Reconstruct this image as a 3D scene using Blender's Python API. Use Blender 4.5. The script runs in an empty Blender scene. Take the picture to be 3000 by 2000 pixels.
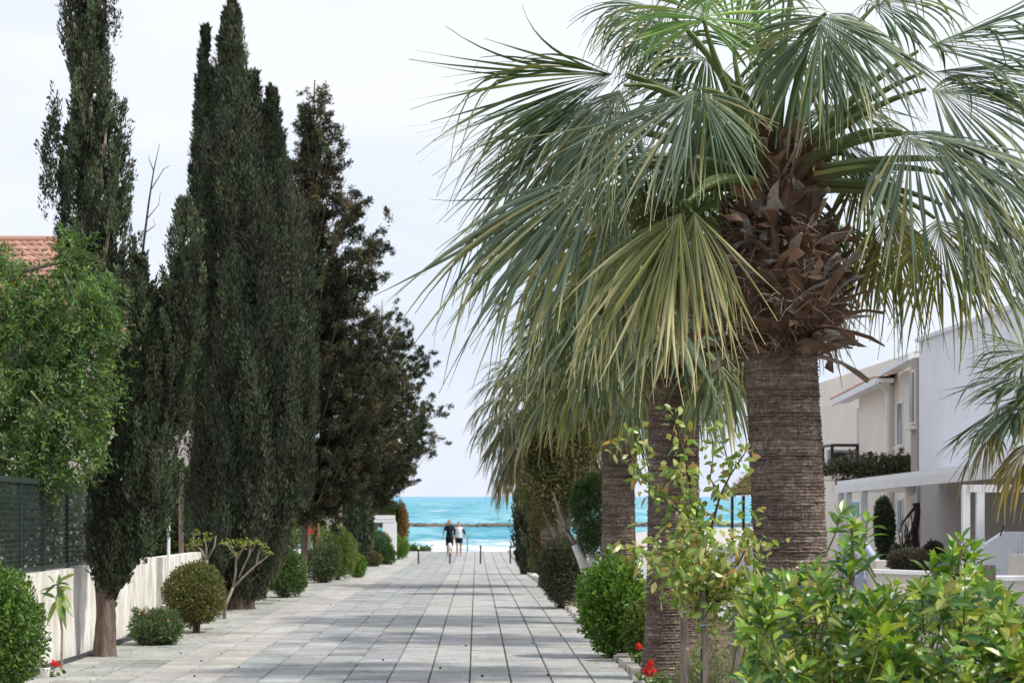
import bpy, math, random
import numpy as np
from mathutils import Vector

C = bpy.context.scene.collection
SC = bpy.context.scene
rng = np.random.default_rng(11)
random.seed(5)

# ------------------------------------------------------------------ camera
EYE = 2.0
F = 5833.0            # focal length in photo pixels (3000 wide)
YAW = 0.018
HZ = 1454.0
cam = bpy.data.cameras.new('camera'); co = bpy.data.objects.new('camera', cam); C.objects.link(co)
cam.sensor_width = 36; cam.lens = 70
cam.shift_y = (HZ - 1000) / 3000.0
cam.clip_start = 0.1; cam.clip_end = 100000
co.location = (0, 0, EYE); co.rotation_euler = (math.pi / 2, 0, -YAW)
cam.dof.use_dof = True; cam.dof.focus_distance = 15.2; cam.dof.aperture_fstop = 5.6
SC.camera = co
CR = np.array([math.cos(YAW), -math.sin(YAW), 0]); CF = np.array([math.sin(YAW), math.cos(YAW), 0])

def W(px, py, d):
    """world point seen at photo pixel (px,py) at depth d"""
    return d * CF + (px - 1500) / F * d * CR + np.array([0, 0, EYE - (py - HZ) / F * d])

# ------------------------------------------------------------------ sky and sun
SUN_EL, SUN_AZ = math.radians(50), math.radians(108)     # azimuth clockwise from +Y
world = bpy.data.worlds.new('World'); SC.world = world; world.use_nodes = True
nt = world.node_tree; nt.nodes.clear()
out = nt.nodes.new('ShaderNodeOutputWorld'); bg = nt.nodes.new('ShaderNodeBackground')
sky = nt.nodes.new('ShaderNodeTexSky'); sky.sky_type = 'NISHITA'; sky.sun_disc = False
sky.sun_elevation = SUN_EL; sky.sun_rotation = SUN_AZ; sky.dust_density = 2.0
tc = nt.nodes.new('ShaderNodeTexCoord'); mp = nt.nodes.new('ShaderNodeMapping'); mp.inputs['Scale'].default_value = (1, 1, 3.2)
noi = nt.nodes.new('ShaderNodeTexNoise'); noi.inputs['Scale'].default_value = 2.3; noi.inputs['Detail'].default_value = 6
noi.inputs['Roughness'].default_value = 0.55
rmp = nt.nodes.new('ShaderNodeValToRGB')
rmp.color_ramp.elements[0].position = 0.40; rmp.color_ramp.elements[0].color = (0.0, 0.0, 0.0, 1)
rmp.color_ramp.elements[1].position = 0.62; rmp.color_ramp.elements[1].color = (1, 1, 1, 1)
veil = nt.nodes.new('ShaderNodeMix'); veil.data_type = 'RGBA'
veil.inputs[6].default_value = (6.7, 7.4, 8.8, 1); veil.inputs[7].default_value = (8.6, 8.8, 9.4, 1)
mx = nt.nodes.new('ShaderNodeMix'); mx.data_type = 'RGBA'; mx.inputs[0].default_value = 0.9
L = nt.links.new
L(tc.outputs['Generated'], mp.inputs[0]); L(mp.outputs[0], noi.inputs['Vector']); L(noi.outputs['Fac'], rmp.inputs[0])
L(rmp.outputs[0], veil.inputs[0]); L(sky.outputs[0], mx.inputs[6]); L(veil.outputs[2], mx.inputs[7])
L(mx.outputs[2], bg.inputs[0]); bg.inputs[1].default_value = 0.1; L(bg.outputs[0], out.inputs[0])

sl = bpy.data.lights.new('sun', 'SUN'); sl.energy = 3.0; sl.angle = math.radians(2.6); sl.color = (1.0, 0.955, 0.88)
so = bpy.data.objects.new('sun', sl); C.objects.link(so)
sd = Vector((math.cos(SUN_EL) * math.sin(SUN_AZ), math.cos(SUN_EL) * math.cos(SUN_AZ), math.sin(SUN_EL)))
so.rotation_euler = sd.to_track_quat('Z', 'Y').to_euler(); so.location = (30, -10, 40)
SC.view_settings.view_transform = 'Standard'; SC.view_settings.look = 'None'
SC.view_settings.exposure = 0.3; SC.view_settings.gamma = 1.0; SC.view_settings.use_curve_mapping = False

# ------------------------------------------------------------------ ground profile
_gy = np.array([-60, 0, 15, 22, 30, 41, 54, 66, 80, 95, 109, 112, 116, 122, 135, 150, 181, 260, 60000])
_gh = np.array([1.9, 1.95, 2.0, 2.04, 2.11, 2.22, 2.42, 2.65, 2.86, 2.97, 3.02, 3.10, 3.4, 3.75, 4.15, 4.6, 5.05, 6.5, 7.0])
def gz(y): return EYE - float(np.interp(y, _gy, _gh))
def gza(y): return EYE - np.interp(y, _gy, _gh)
def G(px, d, lift=0.0):
    p = W(px, HZ, d); p[2] = gz(p[1]) + lift; return p

# ------------------------------------------------------------------ materials
def new_mat(name):
    m = bpy.data.materials.new(name); m.use_nodes = True
    n = m.node_tree; b = n.nodes['Principled BSDF']
    return m, n, b
def col4(c): return (c[0], c[1], c[2], 1)
def mat_plain(name, c, rough=0.7, var=0.12, scale=4.0, bump=0.0, metal=0.0, bscale=None, spec=0.3, stretch=(1, 1, 1), c2=None):
    m, n, b = new_mat(name)
    t = n.nodes.new('ShaderNodeTexCoord'); mp_ = n.nodes.new('ShaderNodeMapping'); mp_.inputs['Scale'].default_value = stretch
    no = n.nodes.new('ShaderNodeTexNoise'); no.inputs['Scale'].default_value = scale; no.inputs['Detail'].default_value = 8
    no.inputs['Roughness'].default_value = 0.65
    r = n.nodes.new('ShaderNodeValToRGB'); r.color_ramp.elements[0].position = 0.3; r.color_ramp.elements[1].position = 0.7
    lo = c2 if c2 else tuple(x * (1 - var * 2) for x in c)
    r.color_ramp.elements[0].color = col4(lo); r.color_ramp.elements[1].color = col4(tuple(min(1, x * (1 + var)) for x in c))
    l = n.links.new
    l(t.outputs['Object'], mp_.inputs[0]); l(mp_.outputs[0], no.inputs['Vector']); l(no.outputs['Fac'], r.inputs[0]); l(r.outputs[0], b.inputs['Base Color'])
    b.inputs['Roughness'].default_value = rough; b.inputs['Metallic'].default_value = metal; b.inputs['Specular IOR Level'].default_value = spec
    if bump:
        n2 = n.nodes.new('ShaderNodeTexNoise'); n2.inputs['Scale'].default_value = bscale or scale * 4; n2.inputs['Detail'].default_value = 6
        bp = n.nodes.new('ShaderNodeBump'); bp.inputs['Strength'].default_value = bump; bp.inputs['Distance'].default_value = 0.02
        l(mp_.outputs[0], n2.inputs['Vector']); l(n2.outputs['Fac'], bp.inputs['Height']); l(bp.outputs[0], b.inputs['Normal'])
    return m
def mat_attr(name, rough=0.5, transl=0.3, spec=0.35, nvar=0.25, nscale=9.0, bump=0.0):
    """colour comes from the mesh attribute Col (leaf-to-leaf variation)"""
    m, n, b = new_mat(name); l = n.links.new
    a = n.nodes.new('ShaderNodeAttribute'); a.attribute_name = 'Col'
    t = n.nodes.new('ShaderNodeTexCoord'); no = n.nodes.new('ShaderNodeTexNoise'); no.inputs['Scale'].default_value = nscale
    no.inputs['Detail'].default_value = 5
    mr = n.nodes.new('ShaderNodeMapRange'); mr.inputs[3].default_value = 1 - nvar; mr.inputs[4].default_value = 1 + nvar
    mu = n.nodes.new('ShaderNodeMix'); mu.data_type = 'RGBA'; mu.blend_type = 'MULTIPLY'; mu.inputs[0].default_value = 1
    l(t.outputs['Object'], no.inputs['Vector']); l(no.outputs['Fac'], mr.inputs[0]); l(a.outputs['Color'], mu.inputs[6]); l(mr.outputs[0], mu.inputs[7])
    l(mu.outputs[2], b.inputs['Base Color']); b.inputs['Roughness'].default_value = rough; b.inputs['Specular IOR Level'].default_value = spec
    if bump:
        n2 = n.nodes.new('ShaderNodeTexNoise'); n2.inputs['Scale'].default_value = 60; n2.inputs['Detail'].default_value = 4
        bp = n.nodes.new('ShaderNodeBump'); bp.inputs['Strength'].default_value = bump; bp.inputs['Distance'].default_value = 0.01
        l(t.outputs['Object'], n2.inputs['Vector']); l(n2.outputs['Fac'], bp.inputs['Height']); l(bp.outputs[0], b.inputs['Normal'])
    if transl > 0:
        tr = n.nodes.new('ShaderNodeBsdfTranslucent'); ms = n.nodes.new('ShaderNodeMixShader'); ms.inputs[0].default_value = transl
        br = n.nodes.new('ShaderNodeMix'); br.data_type = 'RGBA'; br.blend_type = 'MULTIPLY'; br.inputs[0].default_value = 1; br.inputs[7].default_value = (1.5, 1.6, 0.7, 1)
        l(mu.outputs[2], br.inputs[6]); l(br.outputs[2], tr.inputs[0]); l(b.outputs[0], ms.inputs[1]); l(tr.outputs[0], ms.inputs[2])
        l(ms.outputs[0], n.nodes['Material Output'].inputs[0])
    return m

M = {}
M['leaf'] = mat_attr('leaf', 0.5, 0.28)
M['palm_leaf'] = mat_attr('palm_leaf', 0.5, 0.22, 0.32, 0.25, 5.0)
M['gloss_leaf'] = mat_attr('gloss_leaf', 0.32, 0.28, 0.5, 0.2, 12.0)
M['conifer'] = mat_attr('conifer', 0.75, 0.1, 0.15)
M['attr'] = mat_attr('painted_attr', 0.8, 0.0, 0.2, 0.22, 3.0, 0.3)
M['flower'] = mat_attr('flower', 0.6, 0.2, 0.2, 0.05)
M['bark'] = mat_plain('bark', (0.19, 0.145, 0.12), 0.9, 0.3, 6, 0.9, bscale=18, stretch=(3, 3, 0.6), spec=0.1)
M['grey_bark'] = mat_plain('grey_bark', (0.33, 0.28, 0.23), 0.9, 0.2, 8, 0.6, bscale=30, stretch=(2, 2, 0.8), spec=0.1)
M['dark_bark'] = mat_plain('dark_bark', (0.10, 0.075, 0.06), 0.9, 0.3, 6, 0.8, stretch=(3, 3, 0.6), spec=0.1)
M['whitewash'] = mat_plain('whitewash', (0.75, 0.74, 0.70), 0.9, 0.08, 10, 0.4, stretch=(2, 2, 0.7))
M['white_paint'] = mat_plain('white_paint', (0.86, 0.86, 0.86), 0.6, 0.03, 2, 0.05)
M['stake'] = mat_plain('stake_wood', (0.26, 0.22, 0.19), 0.9, 0.35, 10, 0.8, bscale=30, stretch=(4, 4, 0.4), spec=0.1)
M['green_metal'] = mat_plain('green_metal', (0.034, 0.05, 0.048), 0.45, 0.15, 6)
M['pipe'] = mat_plain('black_pipe', (0.05, 0.055, 0.06), 0.4, 0.1)
M['black_metal'] = mat_plain('black_metal', (0.03, 0.03, 0.032), 0.5, 0.1)
M['cream'] = mat_plain('cream_render', (0.84, 0.765, 0.68), 0.9, 0.05, 0.6, 0.15, bscale=60)
M['house_white'] = mat_plain('white_render', (0.84, 0.85, 0.88), 0.9, 0.03, 0.8, 0.12, bscale=60)
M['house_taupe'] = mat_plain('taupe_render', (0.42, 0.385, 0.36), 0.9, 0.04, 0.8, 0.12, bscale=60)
M['glass'] = mat_plain('dark_glass', (0.05, 0.06, 0.07), 0.12, 0.2, 1, spec=0.6)
M['terracotta'] = mat_plain('terracotta', (0.50, 0.24, 0.17), 0.85, 0.2, 6, 0.3)
M['thatch'] = mat_plain('thatch', (0.22, 0.17, 0.10), 0.95, 0.3, 10, 0.8, stretch=(4, 4, 1))
M['stone'] = mat_plain('pale_stone', (0.50, 0.46, 0.41), 0.9, 0.2, 8, 0.5)
M['rock'] = mat_plain('dark_rock', (0.17, 0.14, 0.12), 0.9, 0.3, 3, 0.6)
M['skin'] = mat_plain('skin', (0.50, 0.28, 0.20), 0.6, 0.05)
M['hair'] = mat_plain('hair', (0.30, 0.24, 0.18), 0.8, 0.2, 40)
M['cloth_black'] = mat_plain('cloth_black', (0.012, 0.013, 0.017), 0.9, 0.1)
M['cloth_white'] = mat_plain('cloth_white', (0.70, 0.70, 0.74), 0.9, 0.05)
M['cloth_navy'] = mat_plain('cloth_navy', (0.02, 0.035, 0.06), 0.9, 0.1)
M['cloth_blue'] = mat_plain('cloth_pale_blue', (0.55, 0.62, 0.78), 0.9, 0.06)
M['straw'] = mat_plain('straw', (0.55, 0.45, 0.25), 0.9, 0.1, 40)
M['lavender'] = mat_plain('grey_box', (0.42, 0.42, 0.45), 0.8, 0.05)
M['wood_pink'] = mat_plain('weathered_wood', (0.46, 0.33, 0.27), 0.85, 0.15, 8, stretch=(3, 3, .5))
M['cream_cap'] = mat_plain('cream_cap', (0.72, 0.66, 0.45), 0.5, 0.05)

def mat_wall():
    m, n, b = new_mat('stained_white_wall'); l = n.links.new
    t = n.nodes.new('ShaderNodeTexCoord')
    a = n.nodes.new('ShaderNodeMapping'); a.inputs['Scale'].default_value = (1, 1.3, 0.45)
    n1 = n.nodes.new('ShaderNodeTexNoise'); n1.inputs['Scale'].default_value = 2.2; n1.inputs['Detail'].default_value = 9; n1.inputs['Roughness'].default_value = .7
    r = n.nodes.new('ShaderNodeValToRGB'); r.color_ramp.elements[0].position = .36; r.color_ramp.elements[1].position = .58
    r.color_ramp.elements[0].color = (.52, .47, .38, 1); r.color_ramp.elements[1].color = (.86, .84, .79, 1)
    l(t.outputs['Object'], a.inputs[0]); l(a.outputs[0], n1.inputs['Vector']); l(n1.outputs['Fac'], r.inputs[0]); l(r.outputs[0], b.inputs['Base Color'])
    b.inputs['Roughness'].default_value = .9
    n2 = n.nodes.new('ShaderNodeTexNoise'); n2.inputs['Scale'].default_value = 25; bp = n.nodes.new('ShaderNodeBump'); bp.inputs['Strength'].default_value = .4; bp.inputs['Distance'].default_value = .02
    l(t.outputs['Object'], n2.inputs['Vector']); l(n2.outputs['Fac'], bp.inputs['Height']); l(bp.outputs[0], b.inputs['Normal'])
    return m
M['wall'] = mat_wall()

def mat_trunk():
    """ringed, cracked fan-palm bark"""
    m, n, b = new_mat('palm_bark'); l = n.links.new
    t = n.nodes.new('ShaderNodeTexCoord')
    w = n.nodes.new('ShaderNodeMapping'); w.inputs['Scale'].default_value = (2.2, 2.2, 30)
    n1 = n.nodes.new('ShaderNodeTexNoise'); n1.inputs['Scale'].default_value = 1.0; n1.inputs['Detail'].default_value = 6; n1.inputs['Roughness'].default_value = .7
    v = n.nodes.new('ShaderNodeMapping'); v.inputs['Scale'].default_value = (38, 38, 14)
    n2 = n.nodes.new('ShaderNodeTexNoise'); n2.inputs['Scale'].default_value = 1.3; n2.inputs['Detail'].default_value = 7; n2.inputs['Roughness'].default_value = .75
    n3 = n.nodes.new('ShaderNodeTexNoise'); n3.inputs['Scale'].default_value = 1.6; n3.inputs['Detail'].default_value = 3
    l(t.outputs['Object'], w.inputs[0]); l(w.outputs[0], n1.inputs['Vector']); l(t.outputs['Object'], v.inputs[0]); l(v.outputs[0], n2.inputs['Vector']); l(t.outputs['Object'], n3.inputs['Vector'])
    mul = n.nodes.new('ShaderNodeMath'); mul.operation = 'MULTIPLY'; l(n1.outputs['Fac'], mul.inputs[0]); l(n2.outputs['Fac'], mul.inputs[1])
    r = n.nodes.new('ShaderNodeValToRGB'); e = r.color_ramp.elements
    e[0].position = .13; e[0].color = (.06, .045, .037, 1); e[1].position = .40; e[1].color = (.54, .45, .38, 1)
    x = r.color_ramp.elements.new(.28); x.color = (.22, .17, .14, 1)
    l(mul.outputs[0], r.inputs[0])
    mr = n.nodes.new('ShaderNodeMapRange'); mr.inputs[1].default_value = .35; mr.inputs[2].default_value = .65; mr.inputs[3].default_value = .7; mr.inputs[4].default_value = 1.25
    l(n3.outputs['Fac'], mr.inputs[0])
    mu = n.nodes.new('ShaderNodeMix'); mu.data_type = 'RGBA'; mu.blend_type = 'MULTIPLY'; mu.inputs[0].default_value = 1
    l(r.outputs[0], mu.inputs[6]); l(mr.outputs[0], mu.inputs[7]); l(mu.outputs[2], b.inputs['Base Color'])
    b.inputs['Roughness'].default_value = .95; b.inputs['Specular IOR Level'].default_value = .08
    bp = n.nodes.new('ShaderNodeBump'); bp.inputs['Strength'].default_value = 1.0; bp.inputs['Distance'].default_value = .03
    l(mul.outputs[0], bp.inputs['Height']); l(bp.outputs[0], b.inputs['Normal'])
    return m
M['palm_bark'] = mat_trunk()

def mat_paving():
    m, n, b = new_mat('paving'); l = n.links.new
    a = n.nodes.new('ShaderNodeAttribute'); a.attribute_name = 'Col'
    t = n.nodes.new('ShaderNodeTexCoord')
    n1 = n.nodes.new('ShaderNodeTexNoise'); n1.inputs['Scale'].default_value = 1.1; n1.inputs['Detail'].default_value = 8; n1.inputs['Roughness'].default_value = .7
    n2 = n.nodes.new('ShaderNodeTexNoise'); n2.inputs['Scale'].default_value = 14; n2.inputs['Detail'].default_value = 6; n2.inputs['Roughness'].default_value = .7
    ad = n.nodes.new('ShaderNodeMath'); ad.operation = 'ADD'; l(n1.outputs['Fac'], ad.inputs[0]); l(n2.outputs['Fac'], ad.inputs[1])
    mr = n.nodes.new('ShaderNodeMapRange'); mr.inputs[1].default_value = .75; mr.inputs[2].default_value = 1.2; mr.inputs[3].default_value = .62; mr.inputs[4].default_value = 1.12
    mu = n.nodes.new('ShaderNodeMix'); mu.data_type = 'RGBA'; mu.blend_type = 'MULTIPLY'; mu.inputs[0].default_value = 1
    l(t.outputs['Object'], n1.inputs['Vector']); l(t.outputs['Object'], n2.inputs['Vector']); l(ad.outputs[0], mr.inputs[0]); l(a.outputs['Color'], mu.inputs[6]); l(mr.outputs[0], mu.inputs[7])
    l(mu.outputs[2], b.inputs['Base Color']); b.inputs['Roughness'].default_value = .8; b.inputs['Specular IOR Level'].default_value = .2
    bp = n.nodes.new('ShaderNodeBump'); bp.inputs['Strength'].default_value = .35; bp.inputs['Distance'].default_value = .01
    l(n2.outputs['Fac'], bp.inputs['Height']); l(bp.outputs[0], b.inputs['Normal'])
    return m
M['paving'] = mat_paving()

def mat_ground():
    m, n, b = new_mat('ground'); l = n.links.new
    t = n.nodes.new('ShaderNodeTexCoord'); se = n.nodes.new('ShaderNodeSeparateXYZ'); l(t.outputs['Object'], se.inputs[0])
    n1 = n.nodes.new('ShaderNodeTexNoise'); n1.inputs['Scale'].default_value = 2.5; n1.inputs['Detail'].default_value = 9; l(t.outputs['Object'], n1.inputs['Vector'])
    r = n.nodes.new('ShaderNodeValToRGB'); r.color_ramp.elements[0].color = (.10, .08, .055, 1); r.color_ramp.elements[1].color = (.24, .18, .12, 1)
    r.color_ramp.elements[0].position = .35; r.color_ramp.elements[1].position = .65
    s = n.nodes.new('ShaderNodeValToRGB'); s.color_ramp.elements[0].color = (.50, .44, .35, 1); s.color_ramp.elements[1].color = (.62, .56, .47, 1)
    l(n1.outputs['Fac'], r.inputs[0]); l(n1.outputs['Fac'], s.inputs[0])
    mr = n.nodes.new('ShaderNodeMapRange'); mr.inputs[1].default_value = 109; mr.inputs[2].default_value = 114; l(se.outputs['Y'], mr.inputs[0])
    mi = n.nodes.new('ShaderNodeMix'); mi.data_type = 'RGBA'; l(mr.outputs[0], mi.inputs[0]); l(r.outputs[0], mi.inputs[6]); l(s.outputs[0], mi.inputs[7])
    l(mi.outputs[2], b.inputs['Base Color']); b.inputs['Roughness'].default_value = .95; b.inputs['Specular IOR Level'].default_value = .1
    bp = n.nodes.new('ShaderNodeBump'); bp.inputs['Strength'].default_value = .6; bp.inputs['Distance'].default_value = .04
    l(n1.outputs['Fac'], bp.inputs['Height']); l(bp.outputs[0], b.inputs['Normal'])
    return m
M['ground'] = mat_ground()

def mat_sea():
    m, n, b = new_mat('sea'); l = n.links.new
    t = n.nodes.new('ShaderNodeTexCoord')
    def noise(sx, sy, det=6, ro=.6, dist=0.0):
        mpp = n.nodes.new('ShaderNodeMapping'); mpp.inputs['Scale'].default_value = (sx, sy, 1)
        q = n.nodes.new('ShaderNodeTexNoise'); q.inputs['Scale'].default_value = 1; q.inputs['Detail'].default_value = det; q.inputs['Roughness'].default_value = ro; q.inputs['Distortion'].default_value = dist
        l(t.outputs['Object'], mpp.inputs[0]); l(mpp.outputs[0], q.inputs['Vector']); return q
    a = noise(.018, .005, 7, .66, .4); c = noise(.14, .022, 8, .70, .8); f = noise(.04, .007, 10, .78, 1.0)
    se = n.nodes.new('ShaderNodeSeparateXYZ'); l(t.outputs['Object'], se.inputs[0])
    ra = n.nodes.new('ShaderNodeValToRGB'); e = ra.color_ramp.elements
    e[0].position = .45; e[0].color = (.012, .25, .33, 1); e[1].position = .56; e[1].color = (.24, .50, .57, 1)
    w2 = noise(.02, .0035, 10, .78, 1.5); sm = n.nodes.new('ShaderNodeMath'); sm.operation = 'ADD'; l(w2.outputs['Fac'], sm.inputs[0]); l(c.outputs['Fac'], sm.inputs[1])
    hf = n.nodes.new('ShaderNodeMath'); hf.operation = 'MULTIPLY'; hf.inputs[1].default_value = .5; l(sm.outputs[0], hf.inputs[0]); l(hf.outputs[0], ra.inputs[0])
    # deeper blue with distance from the shore
    mr = n.nodes.new('ShaderNodeMapRange'); mr.inputs[1].default_value = 350; mr.inputs[2].default_value = 4500; l(se.outputs['Y'], mr.inputs[0])
    dm = n.nodes.new('ShaderNodeMix'); dm.data_type = 'RGBA'; l(mr.outputs[0], dm.inputs[0]); l(ra.outputs[0], dm.inputs[6]); dm.inputs[7].default_value = (.13, .36, .50, 1)
    # surf: white water near the beach, whitecaps further out
    nr = n.nodes.new('ShaderNodeMapRange'); nr.inputs[1].default_value = 182; nr.inputs[2].default_value = 260; nr.inputs[3].default_value = .13; nr.inputs[4].default_value = 0.0; l(se.outputs['Y'], nr.inputs[0])
    fa = n.nodes.new('ShaderNodeMath'); fa.operation = 'ADD'; l(f.outputs['Fac'], fa.inputs[0]); l(nr.outputs[0], fa.inputs[1])
    fr = n.nodes.new('ShaderNodeValToRGB'); fr.color_ramp.elements[0].position = .575; fr.color_ramp.elements[1].position = .66; l(fa.outputs[0], fr.inputs[0])
    fm = n.nodes.new('ShaderNodeMix'); fm.data_type = 'RGBA'; l(fr.outputs[0], fm.inputs[0]); l(dm.outputs[2], fm.inputs[6]); fm.inputs[7].default_value = (.78, .82, .84, 1)
    l(fm.outputs[2], b.inputs['Base Color']); b.inputs['Roughness'].default_value = .55; b.inputs['Specular IOR Level'].default_value = .18
    bp = n.nodes.new('ShaderNodeBump'); bp.inputs['Strength'].default_value = .7; bp.inputs['Distance'].default_value = 1.0
    l(c.outputs['Fac'], bp.inputs['Height']); l(bp.outputs[0], b.inputs['Normal'])
    return m
M['sea'] = mat_sea()

# ------------------------------------------------------------------ mesh builder
ORG = {}
def nrm(v):
    v = np.asarray(v, float); return v / (np.linalg.norm(v, axis=-1, keepdims=True) + 1e-9)
class MB:
    def __init__(s): s.V = []; s.Q = []; s.T = []; s.K = []; s.n = 0
    def add(s, V, Q=None, T=None, col=None):
        V = np.asarray(V, float).reshape(-1, 3)
        if Q is not None and len(Q): s.Q.append(np.asarray(Q, int).reshape(-1, 4) + s.n)
        if T is not None and len(T): s.T.append(np.asarray(T, int).reshape(-1, 3) + s.n)
        s.V.append(V)
        c = np.ones((len(V), 3)) * .5 if col is None else np.broadcast_to(np.asarray(col, float), (len(V), 3))
        s.K.append(c); s.n += len(V)
    def box(s, c, size, rz=0.0, col=None, taper=1.0):
        x, y, z = [k / 2 for k in size]
        V = np.array([[i * x * (taper if k > 0 else 1), j * y * (taper if k > 0 else 1), k * z] for k in (-1, 1) for j in (-1, 1) for i in (-1, 1)])
        a, b = math.cos(rz), math.sin(rz)
        V = np.c_[V[:, 0] * a - V[:, 1] * b, V[:, 0] * b + V[:, 1] * a, V[:, 2]] + np.asarray(c, float)
        s.add(V, [[0, 2, 3, 1], [4, 5, 7, 6], [0, 1, 5, 4], [2, 6, 7, 3], [0, 4, 6, 2], [1, 3, 7, 5]], col=col)
    def bar(s, p, q, w, h=None, col=None, up=(0, 0, 1)):
        p = np.asarray(p, float); q = np.asarray(q, float); h = h or w
        d = nrm(q - p); u = np.asarray(up, float)
        if abs(d @ u) > .98: u = np.array([0, 1.0, 0])
        a = nrm(np.cross(d, u)); b = np.cross(a, d)
        V = [o + i * a * w / 2 + j * b * h / 2 for o in (p, q) for j in (-1, 1) for i in (-1, 1)]
        s.add(V, [[0, 2, 3, 1], [4, 5, 7, 6], [0, 1, 5, 4], [2, 6, 7, 3], [0, 4, 6, 2], [1, 3, 7, 5]], col=col)
    def hexa(s, lo, hi, col=None):
        """solid from 4 bottom and 4 top corners"""
        s.add(np.r_[np.asarray(lo, float), np.asarray(hi, float)], [[3, 2, 1, 0], [4, 5, 6, 7], [0, 1, 5, 4], [1, 2, 6, 5], [2, 3, 7, 6], [3, 0, 4, 7]], col=col)
    def tube(s, P, R, n=8, col=None, jit=0.0, caps=True, flute=0.0):
        P = np.asarray(P, float); k = len(P); R = np.broadcast_to(np.asarray(R, float), (k,))
        D = np.gradient(P, axis=0); D = nrm(D)
        ref = np.array([0, 0, 1.0]) if abs(D[:, 2]).mean() < .8 else np.array([0.3, 1.0, 0.1])
        A = nrm(np.cross(D, ref)); B = np.cross(D, A)
        th = np.arange(n) / n * 2 * np.pi
        r = R[:, None] * (1 + jit * rng.normal(size=(k, n)))
        r = r * (1 + flute * (np.sin(th * 4 + P[:, 2:3] * 1.3) + .6 * np.sin(th * 7 - P[:, 2:3] * .9)))
        V = P[:, None] + r[..., None] * (np.cos(th)[None, :, None] * A[:, None] + np.sin(th)[None, :, None] * B[:, None])
        i = np.arange(k - 1)[:, None] * n; j = np.arange(n)[None]; j2 = (j + 1) % n
        Q = np.stack([i + j, i + j2, i + n + j2, i + n + j], -1).reshape(-1, 4)
        V = V.reshape(-1, 3); T = []
        if caps:
            V = np.r_[V, P[:1], P[-1:]]; a, b = k * n, k * n + 1
            T = [[a, (q + 1) % n, q] for q in range(n)] + [[b, (k - 1) * n + q, (k - 1) * n + (q + 1) % n] for q in range(n)]
        if col is not None and np.ndim(col) == 2: 
            cc = np.repeat(np.asarray(col, float), n, axis=0)
            if caps: cc = np.r_[cc, cc[:1], cc[-1:]]
            col = cc
        s.add(V, Q, T, col=col)
    def ball(s, c, r, n=10, m=7, col=None, jit=0.0):
        c = np.asarray(c, float); r = np.broadcast_to(np.asarray(r, float), (3,))
        ph = np.linspace(0.12, np.pi - .12, m); th = np.arange(n) / n * 2 * np.pi
        U = np.stack([np.sin(ph)[:, None] * np.cos(th), np.sin(ph)[:, None] * np.sin(th), np.cos(ph)[:, None] * np.ones(n)], -1)
        U = U * (1 + jit * rng.normal(size=U.shape[:2] + (1,)))
        V = (c + U * r).reshape(-1, 3)
        i = np.arange(m - 1)[:, None] * n; j = np.arange(n)[None]; j2 = (j + 1) % n
        Q = np.stack([i + j, i + n + j, i + n + j2, i + j2], -1).reshape(-1, 4)
        V = np.r_[V, [c + [0, 0, r[2]]], [c - [0, 0, r[2]]]]; a, b = m * n, m * n + 1
        T = [[a, q, (q + 1) % n] for q in range(n)] + [[b, (m - 1) * n + (q + 1) % n, (m - 1) * n + q] for q in range(n)]
        s.add(V, Q, T, col=col)
    def diamonds(s, P, D, S, Ln, Wd, col, mid=.45):
        P = np.asarray(P); n = len(P); Ln = np.broadcast_to(Ln, (n,))[:, None]; Wd = np.broadcast_to(Wd, (n,))[:, None]
        N = np.cross(D, S)
        V = np.stack([P, P + D * Ln * mid + S * Wd / 2 + N * Wd * .12, P + D * Ln, P + D * Ln * mid - S * Wd / 2 + N * Wd * .12], 1)
        s.add(V.reshape(-1, 3), np.arange(n * 4).reshape(-1, 4), col=np.repeat(col, 4, axis=0))
    def leaves(s, P, D, S, Ln, Wd, col, droop=.25, fold=.25):
        """broad leaf blades folded on the midrib, arching"""
        P = np.asarray(P); n = len(P); Ln = np.broadcast_to(Ln, (n,))[:, None]; Wd = np.broadcast_to(Wd, (n,))[:, None]; dr = np.broadcast_to(droop, (n,))[:, None]
        N = np.cross(S, D); g = np.array([0, 0, -1.0])
        def at(t, w):
            c = P + D * Ln * t + g * Ln * dr * t * t
            return c + S * Wd / 2 * w + N * np.abs(w) * Wd * fold
        V = np.stack([at(0, 0), at(.3, -.86), at(.65, -.8), at(1, 0), at(.65, .8), at(.3, .86), at(.3, 0), at(.65, 0)], 1)
        b = (np.arange(n) * 8)[:, None]
        Q = np.concatenate([b + [6, 7, 2, 1], b + [6, 5, 4, 7]]); T = np.concatenate([b + [0, 6, 1], b + [0, 5, 6], b + [7, 3, 2], b + [7, 4, 3]])
        K = np.repeat(col, 8, axis=0).reshape(n, 8, 3).copy(); K[:, 6:] = np.minimum(1, K[:, 6:] * 1.25)
        s.add(V.reshape(-1, 3), Q, T, col=K.reshape(-1, 3))
    def build(s, name, mat, parent=None, at=None, smooth=False):
        V = np.concatenate(s.V); K = np.concatenate(s.K)
        if parent is not None: o0 = ORG[parent.name]
        elif at is not None: o0 = np.asarray(at, float)
        else: o0 = np.array([V[:, 0].mean(), V[:, 1].mean(), V[:, 2].min()])
        V = V - o0
        Q = np.concatenate(s.Q) if s.Q else np.zeros((0, 4), int); T = np.concatenate(s.T) if s.T else np.zeros((0, 3), int)
        me = bpy.data.meshes.new(name); me.vertices.add(len(V)); me.vertices.foreach_set('co', V.astype(np.float32).ravel())
        li = np.concatenate([Q.ravel(), T.ravel()]).astype(np.int32); me.loops.add(len(li)); me.loops.foreach_set('vertex_index', li)
        ls = np.concatenate([np.arange(len(Q)) * 4, len(Q) * 4 + np.arange(len(T)) * 3]).astype(np.int32)
        me.polygons.add(len(ls)); me.polygons.foreach_set('loop_start', ls)
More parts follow.
